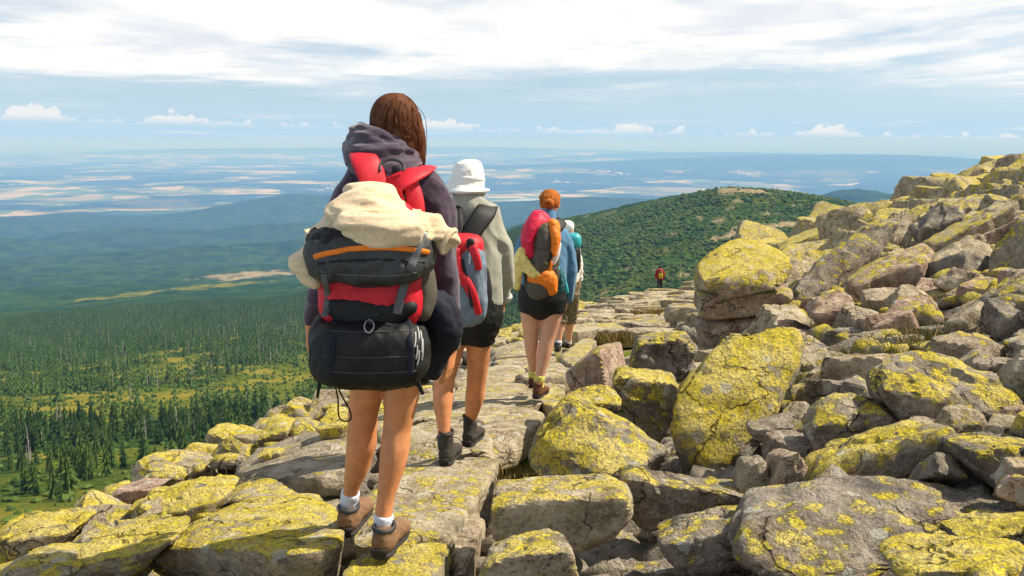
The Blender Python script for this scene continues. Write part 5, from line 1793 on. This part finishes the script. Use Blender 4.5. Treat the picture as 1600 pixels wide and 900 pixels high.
B.t([(876, 386, .02, 7, 7), (872, 410, .02, 6.5, 6.5), (872, 436, .05, 5, 5)], h, cap=.25)
me = h.build(0.012, 2)
folds(me, 0.012, 0.09, (1, 1, 1), 321)
piece('shirt', me, M['white_shirt'], w4)
tr = Soft()
B.t([(887, 442, .0, 18, 14), (887, 460, .0, 18, 14)], tr)
B.t([(880, 455, .0, 11, 12), (878, 485, .02, 10.5, 11), (876, 502, .02, 10, 11)], tr, cap=.15)
B.t([(895, 455, .0, 11, 12), (893, 485, .1, 10.5, 11), (890, 502, .14, 10, 11)], tr, cap=.15)
me = tr.build(0.012, 2)
folds(me, 0.014, 0.09, (1, 1, 1), 331)
piece('knee_trousers', me, M['camo'], w4)
cp_ = Soft()
cp_.puffy(B.q(887, 354, .08), (10 * k, 11 * k, 9.5 * k), 2.3, sub=4)
cp_.puffy(B.q(887, 358, .08 + 12 * k), (8 * k, 7 * k, 1.2 * k), 2.3, sub=3)
piece('cap', cp_.build(.008, 2), M['hat'], w4)
for rows in ([(873, 533, -.01, 5.2, 6.4), (872, 540, -.01, 5, 6.4)], [(888, 530, .24, 5.2, 6.4), (888, 536, .26, 5, 6.4)]):
    piece('sock', B.t(rows, cap=.2), M['sock'], w4)
boot(w4, P(871, 550, 12.42), R(5), 0, 0.28, M['charcoal'], M['rubber'], M['charcoal'], 0.03, lace=False)
boot(w4, P(887, 544, 12.72), R(5), 0, 0.28, M['charcoal'], M['rubber'], M['charcoal'], 0.03, lace=False)
r4 = empty('rucksack', B.q(892, 440, -.2), label='teal and black rucksack half hidden behind the woman in blue', cat='backpack', group='rucksacks of the hikers')
b = Soft()
b.puffy(B.q(893, 405, -.2), (14 * k, .11, 24 * k), 3.2, sub=3)
piece('main_body', b, M['black'], r4)
b = Soft()
b.puffy(B.q(896, 377, -.18), (12 * k, .11, 13 * k), 2.8, sub=3)
piece('lid', b, M['teal'], r4)

# =================================================================== far walker on the crest
D5 = 64.0
x5 = P(1031, 440, D5).x
z5 = G(x5, D5)
def F(dx, dz, dy=0):
    return Vector((x5 + dx, D5 + dy, z5 + dz))
w5 = empty('person', (x5, D5, z5), label='distant walker in a dark red jacket at the end of the path', cat='person', group='hikers walking along the path')
s = Soft()
s.puffy(F(0, 1.55, .04), (.085, .10, .12), 2.2, sub=3)
for sg in (-1, 1):
    s.tube([(F(.09 * sg, .85), .09, .1), (F(.10 * sg, .45, .06 * sg), .07, .075), (F(.10 * sg, .05, .1 * sg), .045, .05), (F(.10 * sg, .04, .1 * sg + .14), .04, .035)], seg=10)
    s.tube([(F(.19 * sg, 1.33), .05, .05), (F(.25 * sg, 1.05), .042, .042), (F(.24 * sg, .82, .06), .03, .03)], seg=10)
    hand(s, F(.24 * sg, .82, .06), (0, .1, -1), (0, -1, 0), (-sg, 0, 0), .16, .5)
s.tube([(F(0, 1.46, .02), .05, .05), (F(0, 1.35), .17, .1), (F(0, 1.1), .16, .11), (F(0, .85), .17, .12)])
piece('body', s.build(.02, 2), M['skin'], w5)
s = Soft()
s.tube([(F(0, 1.42, .02), .09, .08), (F(0, 1.32), .22, .14), (F(0, 1.05), .22, .15), (F(0, .80), .22, .15)])
for sg in (-1, 1):
    s.tube([(F(.19 * sg, 1.33), .075, .075), (F(.27 * sg, 1.05), .065, .065), (F(.25 * sg, .84, .06), .05, .05)], seg=10)
piece('jacket', s.build(.02, 2), M['red_jacket'], w5)
s = Soft()
for sg in (-1, 1):
    s.tube([(F(.09 * sg, .86), .12, .13), (F(.10 * sg, .45, .06 * sg), .09, .1), (F(.10 * sg, .1, .1 * sg), .075, .08)], seg=10)
piece('trousers', s.build(.02, 2), M['charcoal'], w5)
s = Soft()
s.puffy(F(0, 1.58, .01), (.10, .115, .11), 2.2, sub=3)
piece('hair', s, M['hair_dark'], w5)
for sg in (-1, 1):
    s = Soft()
    s.tube([(F(.10 * sg, .05, .1 * sg - .08), .045, .05), (F(.10 * sg, .05, .1 * sg + .16), .045, .04)], ref=(0, 0, 1), seg=10)
    piece('shoe', s, M['rubber'], w5)
s = Soft()
s.puffy(F(.02, 1.05, -.2), (.13, .10, .22), 3, sub=3)
r5 = empty('rucksack', F(.02, .8, -.2), label='small yellow rucksack on the distant walker in red', cat='backpack', group='rucksacks of the hikers')
piece('main_body', s, simple_mat('yellow_nylon', (.62, .45, .04), .6), r5)
s = Soft()
s.puffy(F(.02, 1.26, -.2), (.12, .10, .06), 2.6, sub=3)
piece('lid', s, M['olive_grey'], r5)
# ------------------------------------------------------------------ forest below the ridge
def foliage_mat(name, a, b, sc=0.6):
    m, g = new_mat(name)
    geo = g.n('ShaderNodeNewGeometry')
    oi = g.n('ShaderNodeObjectInfo')
    n1 = g.noise((geo, 'Position'), sc, 5.0, 0.7)
    n2 = g.noise((geo, 'Position'), 0.05, 3.0, 0.6)
    f = g.math('ADD', g.math('MULTIPLY', (n1, 0), 0.6), g.math('MULTIPLY', (n2, 0), 0.4))
    c = g.mix(g.ramp(f, 0.36, 0.64), a, b)
    finish(g, c, 0.9, None, spec=0.15)
    return m


M['spruce'] = foliage_mat('spruce_needles', (0.014, 0.046, 0.008), (0.085, 0.135, 0.022), 0.9)
M['bark'] = simple_mat('spruce_bark', (0.10, 0.075, 0.055), 0.95, 6, 0.3)
M['dead'] = simple_mat('bleached_dead_wood', (0.34, 0.31, 0.27), 0.9, 4, 0.25)
M['pine'] = foliage_mat('dwarf_pine', (0.034, 0.072, 0.010), (0.085, 0.125, 0.020), 0.05)


def spruce_mesh(seed, tiers, spokes):
    r = random.Random(seed)
    V, Fc = [], []
    for t in range(tiers):
        u = t / (tiers - 1)
        z = 0.10 + 0.80 * u
        R0 = (0.17 * (1 - u) ** 0.8 + 0.018) * r.uniform(.65, 1.25)
        ht = 0.16 * (1 - 0.45 * u) + .03
        base = len(V)
        cx, cy = r.uniform(-.012, .012), r.uniform(-.012, .012)
        V.append((cx, cy, min(1.0, z + ht)))
        a0 = r.uniform(0, 6)
        n = spokes * 2
        for i in range(n):
            a = a0 + 2 * math.pi * i / n + r.uniform(-.12, .12)
            q = R0 * (r.uniform(.8, 1.25) if i % 2 == 0 else r.uniform(.35, .55))
            V.append((cx + math.cos(a) * q, cy + math.sin(a) * q, z - (0.035 if i % 2 == 0 else -.02) * (1 - .5 * u) + r.uniform(-.012, .012)))
        for i in range(n):
            Fc.append((base, base + 1 + i, base + 1 + (i + 1) % n))
    return np.array(V), np.array(Fc)


def pole_mesh(seed, stubs):
    r = random.Random(seed)
    s = Soft()
    s.tube([((0, 0, -.03), .016, .016), ((r.uniform(-.01, .01), 0, .5), .011, .011), ((r.uniform(-.02, .02), r.uniform(-.02, .02), 1.0), .003, .003)], seg=6, sub=2, cap=0)
    for i in range(stubs):
        z = r.uniform(.3, .9)
        a = r.uniform(0, 6.28)
        l = r.uniform(.04, .12) * (1.1 - z)  + .02
        s.tube([((0, 0, z), .005, .005), ((math.cos(a) * l, math.sin(a) * l, z + r.uniform(-.02, .03)), .002, .002)], ref=(0, 0, 1), seg=4, sub=1, cap=0)
    return s.raw()


rf = np.random.default_rng(99)


def forest_points(n, rlo, rhi, alo, ahi):
    r = np.sqrt(rf.uniform(rlo ** 2, rhi ** 2, n))
    a = rf.uniform(alo, ahi, n)
    y = r / np.sqrt(1 + a * a)
    x = a * y
    z = terrain(x, y)
    _, mead, rk = zones(x, y, z)
    keep = (rf.uniform(0, 1, n) > np.clip(mead * 1.05, 0, .93)) & (rk < .5)
    return x[keep], y[keep], z[keep]


xa, ya, za = forest_points(27000, 178, 1500, -0.58, 0.02)
ra = np.hypot(xa, ya)
keep = rf.uniform(0, 1, len(ra)) < np.clip(0.40 + (ra - 180) / 420, 0.40, 0.9)
xa, ya, za, ra = xa[keep], ya[keep], za[keep], ra[keep]
o_ = np.argsort(ra)
xa, ya, za, ra = xa[o_], ya[o_], za[o_], ra[o_]
SPR = []
for i in range(5):
    v, f = spruce_mesh(40 + i, 15, 7)
    me = mesh_np('crown', v, f, False)
    me.materials.append(M['spruce'])
    SPR.append(me)
tr_ = Soft()
tr_.tube([((0, 0, -.05), .014, .014), ((0, 0, .3), .011, .011), ((0, 0, .9), .003, .003)], seg=6, sub=1, cap=0)
TRUNK = tr_.raw()
TRUNK.materials.append(M['bark'])
cnt = 0
i = 0
used = 0
while used < 298 and i < len(xa):
    x, y, z = float(xa[i]), float(ya[i]), float(za[i])
    px = 800 + FPX * x / y
    rim = np.interp(px, [0, 200, 350, 500, 640, 780], [790, 725, 690, 610, 545, 505])
    yc = y * CP - z * SP
    py = 450 - FPX * (z * CP + y * SP) / yc
    i += 1
    if not (-15 < px < 560) or py > rim + 14:
        continue
    h = rf.uniform(5.0, 10.5) * (0.9 + 0.0004 * ra[i - 1])
    t = empty('spruce_tree', (x, y, z - .3), label='dark green spruce in the open forest below the ridge', cat='tree', group='spruces on the slope below the ridge')
    wd_ = rf.uniform(.75, 1.35)
    t.scale = (h * wd_, h * wd_, h)
    t.rotation_euler = (0, 0, rf.uniform(0, 6.28))
    for nm, me in (('crown', SPR[used % 5]), ('trunk', TRUNK)):
        c = bpy.data.objects.new(nm, me)
        COL.objects.link(c)
        c.parent = t
    used += 1
rest = slice(i, None)
TPL = [spruce_mesh(60 + j, 4, 4) for j in range(6)]
V_, F_, nv = [], [], 0
for x, y, z in zip(xa[rest], ya[rest], za[rest]):
    v, f = TPL[int(rf.integers(6))]
    h = rf.uniform(6.5, 13)
    an = rf.uniform(0, 6.28)
    c_, s_ = math.cos(an) * h, math.sin(an) * h
    V_.append(np.stack([v[:, 0] * c_ - v[:, 1] * s_ + x, v[:, 0] * s_ + v[:, 1] * c_ + y, v[:, 2] * h + z - .4], -1))
    F_.append(f + nv)
    nv += len(v)
link('spruce_forest', mesh_np('spruce_forest', np.concatenate(V_), np.concatenate(F_), False), M['spruce'], kind='stuff', label='dense dark spruce forest covering the valley side')
NF = len(V_)

# bleached dead trunks standing among them
POLE = []
for j in range(4):
    me = pole_mesh(80 + j, 9)
    me.materials.append(M['dead'])
    POLE.append(me)
xs_, ys_, zs_ = forest_points(1500, 200, 1050, -0.56, -0.02)
n_ = 0
for x, y, z in zip(xs_, ys_, zs_):
    px = 800 + FPX * x / y
    rr_ = math.hypot(x, y)
    wgt = 0.25 + 0.9 * math.exp(-((px - 400) / 130) ** 2) * math.exp(-((rr_ - 720) / 260) ** 2)
    if not (-10 < px < 540) or rf.uniform() > wgt or n_ >= 270:
        continue
    o = bpy.data.objects.new('dead_tree', POLE[n_ % 4])
    COL.objects.link(o)
    h = rf.uniform(6, 12)
    o.location = (x, y, z - .3)
    o.scale = (h * 1.25, h * 1.25, h)
    o.rotation_euler = (rf.uniform(-.05, .05), rf.uniform(-.05, .05), rf.uniform(0, 6.28))
    o['label'] = 'bleached grey dead trunk standing among the spruces'
    o['category'] = 'dead tree'
    o['group'] = 'dead trunks among the spruces'
    n_ += 1

# dwarf pine scrub on the neighbouring summit and around the ridge
b_ = bmesh.new()
bmesh.ops.create_icosphere(b_, subdivisions=1, radius=1)
iv = np.array([tuple(q.co) for q in b_.verts])
if_ = np.array([[q.index for q in t.verts] for t in b_.faces])
b_.free()
n = 15000
r = np.sqrt(rf.uniform(560 ** 2, 1180 ** 2, n))
a = rf.uniform(-0.02, 0.40, n)
y = r / np.sqrt(1 + a * a)
x = a * y
z = terrain(x, y)
_, md, rk = zones(x, y, z)
keep = (rf.uniform(0, 1, n) > md) & (rf.uniform(0, 1, n) > rk * 1.1)
x, y, z = x[keep], y[keep], z[keep]
n2_ = 3200
r2_ = np.sqrt(rf.uniform(140 ** 2, 620 ** 2, n2_))
a2_ = rf.uniform(-0.58, 0.0, n2_)
y2_ = r2_ / np.sqrt(1 + a2_ * a2_)
x2_ = a2_ * y2_
x, y, z = np.concatenate([x, x2_]), np.concatenate([y, y2_]), np.concatenate([z, terrain(x2_, y2_)])
V_, F_, nv = [], [], 0
for X, Y, Z in zip(x, y, z):
    h = rf.uniform(.5, 2.1) if X > 0 or Y > 620 else rf.uniform(.3, 1.3)
    sc = np.array([h * rf.uniform(.8, 1.4), h * rf.uniform(.8, 1.4), h * rf.uniform(.6, 1.2)])
    V_.append(iv * (1 + rf.uniform(-.42, .42, (len(iv), 1))) * sc + np.array([X, Y, Z + .2 * h]))
    F_.append(if_ + nv)
    nv += len(iv)
link('dwarf_pine_scrub', mesh_np('dwarf_pine_scrub', np.concatenate(V_), np.concatenate(F_), False), M['pine'], kind='stuff', label='dark green dwarf pine scrub on the summit and slopes')

# ------------------------------------------------------------------ grass between the stones
def grass_mat():
    m, g = new_mat('mountain_grass')
    at = g.n('ShaderNodeAttribute', attribute_name='tone')
    geo = g.n('ShaderNodeNewGeometry')
    sep = g.n('ShaderNodeSeparateColor', {0: (at, 'Color')})
    c = g.mix((sep, 0), (0.055, 0.085, 0.012), (0.30, 0.17, 0.05))
    c = g.mix(g.ramp(g.noise((geo, 'Position'), 14.0, 3.0), .4, .65, 0, .6), c, (0.24, 0.20, 0.05))
    finish(g, c, 0.8, None, spec=0.2)
    return m


SPOTS = [  # px, py, radius m, blades, brown share, height
    (1330, 590, .50, 1500, .15, .13), (1290, 610, .40, 900, .1, .12), (1300, 520, .55, 1500, .2, .15), (1380, 560, .4, 700, .3, .13),
    (1230, 650, .25, 400, .2, .10), (1030, 492, .7, 1500, .75, .16), (1010, 510, .5, 900, .9, .14), (1065, 480, .6, 900, .4, .16),
    (784, 652, .10, 200, .9, .06), (778, 690, .07, 120, .8, .06), (812, 742, .12, 160, .6, .05),
    (1440, 395, .5, 700, .95, .14), (1490, 470, .4, 500, .8, .12), (455, 700, .3, 300, .8, .08),
    (1250, 500, .5, 600, .6, .15), (960, 530, .3, 300, .5, .13), (300, 800, .3, 300, .7, .1)]
V_, F_, T_ = [], [], []
nv = 0
for (px, py, rad, nb, brown, hh) in SPOTS:
    d = ground_depth(px, py, -.05)
    c = P(px, py, d)
    for j in range(nb):
        rr_ = rad * math.sqrt(rf.uniform())
        an = rf.uniform(0, 6.28)
        x, y = c.x + rr_ * math.cos(an), c.y + rr_ * math.sin(an)
        z = G(x, y) - .12
        h = hh * rf.uniform(.6, 1.4) + .06
        w = .0022 * (1 + d * .12)
        ld_ = rf.normal(0, .35, 2) * h
        da = rf.uniform(0, 3.14)
        wx, wy = math.cos(da) * w, math.sin(da) * w
        V_ += [(x - wx, y - wy, z), (x + wx, y + wy, z), (x + ld_[0] * .4 + wx * .7, y + ld_[1] * .4 + wy * .7, z + h * .6), (x + ld_[0] * .4 - wx * .7, y + ld_[1] * .4 - wy * .7, z + h * .6), (x + ld_[0], y + ld_[1], z + h), (x + ld_[0] * 1.02, y + ld_[1], z + h)]
        F_ += [(nv, nv + 1, nv + 2, nv + 3), (nv + 3, nv + 2, nv + 5, nv + 4)]
        tn = 1.0 if rf.uniform() < brown else 0.0
        T_ += [tn] * 6
        nv += 6
me = mesh_np('mountain_grass', np.array(V_), np.array(F_), False)
ca = me.color_attributes.new('tone', 'FLOAT_COLOR', 'POINT')
tt = np.array(T_, np.float32)
ca.data.foreach_set('color', np.stack([tt, tt, tt, np.ones_like(tt)], -1).ravel())
link('mountain_grass', me, grass_mat(), kind='stuff', label='tufts of green and dry brown grass between the stones')
print('TREES', used, NF, n_, 'scrub', int(keep.sum()))
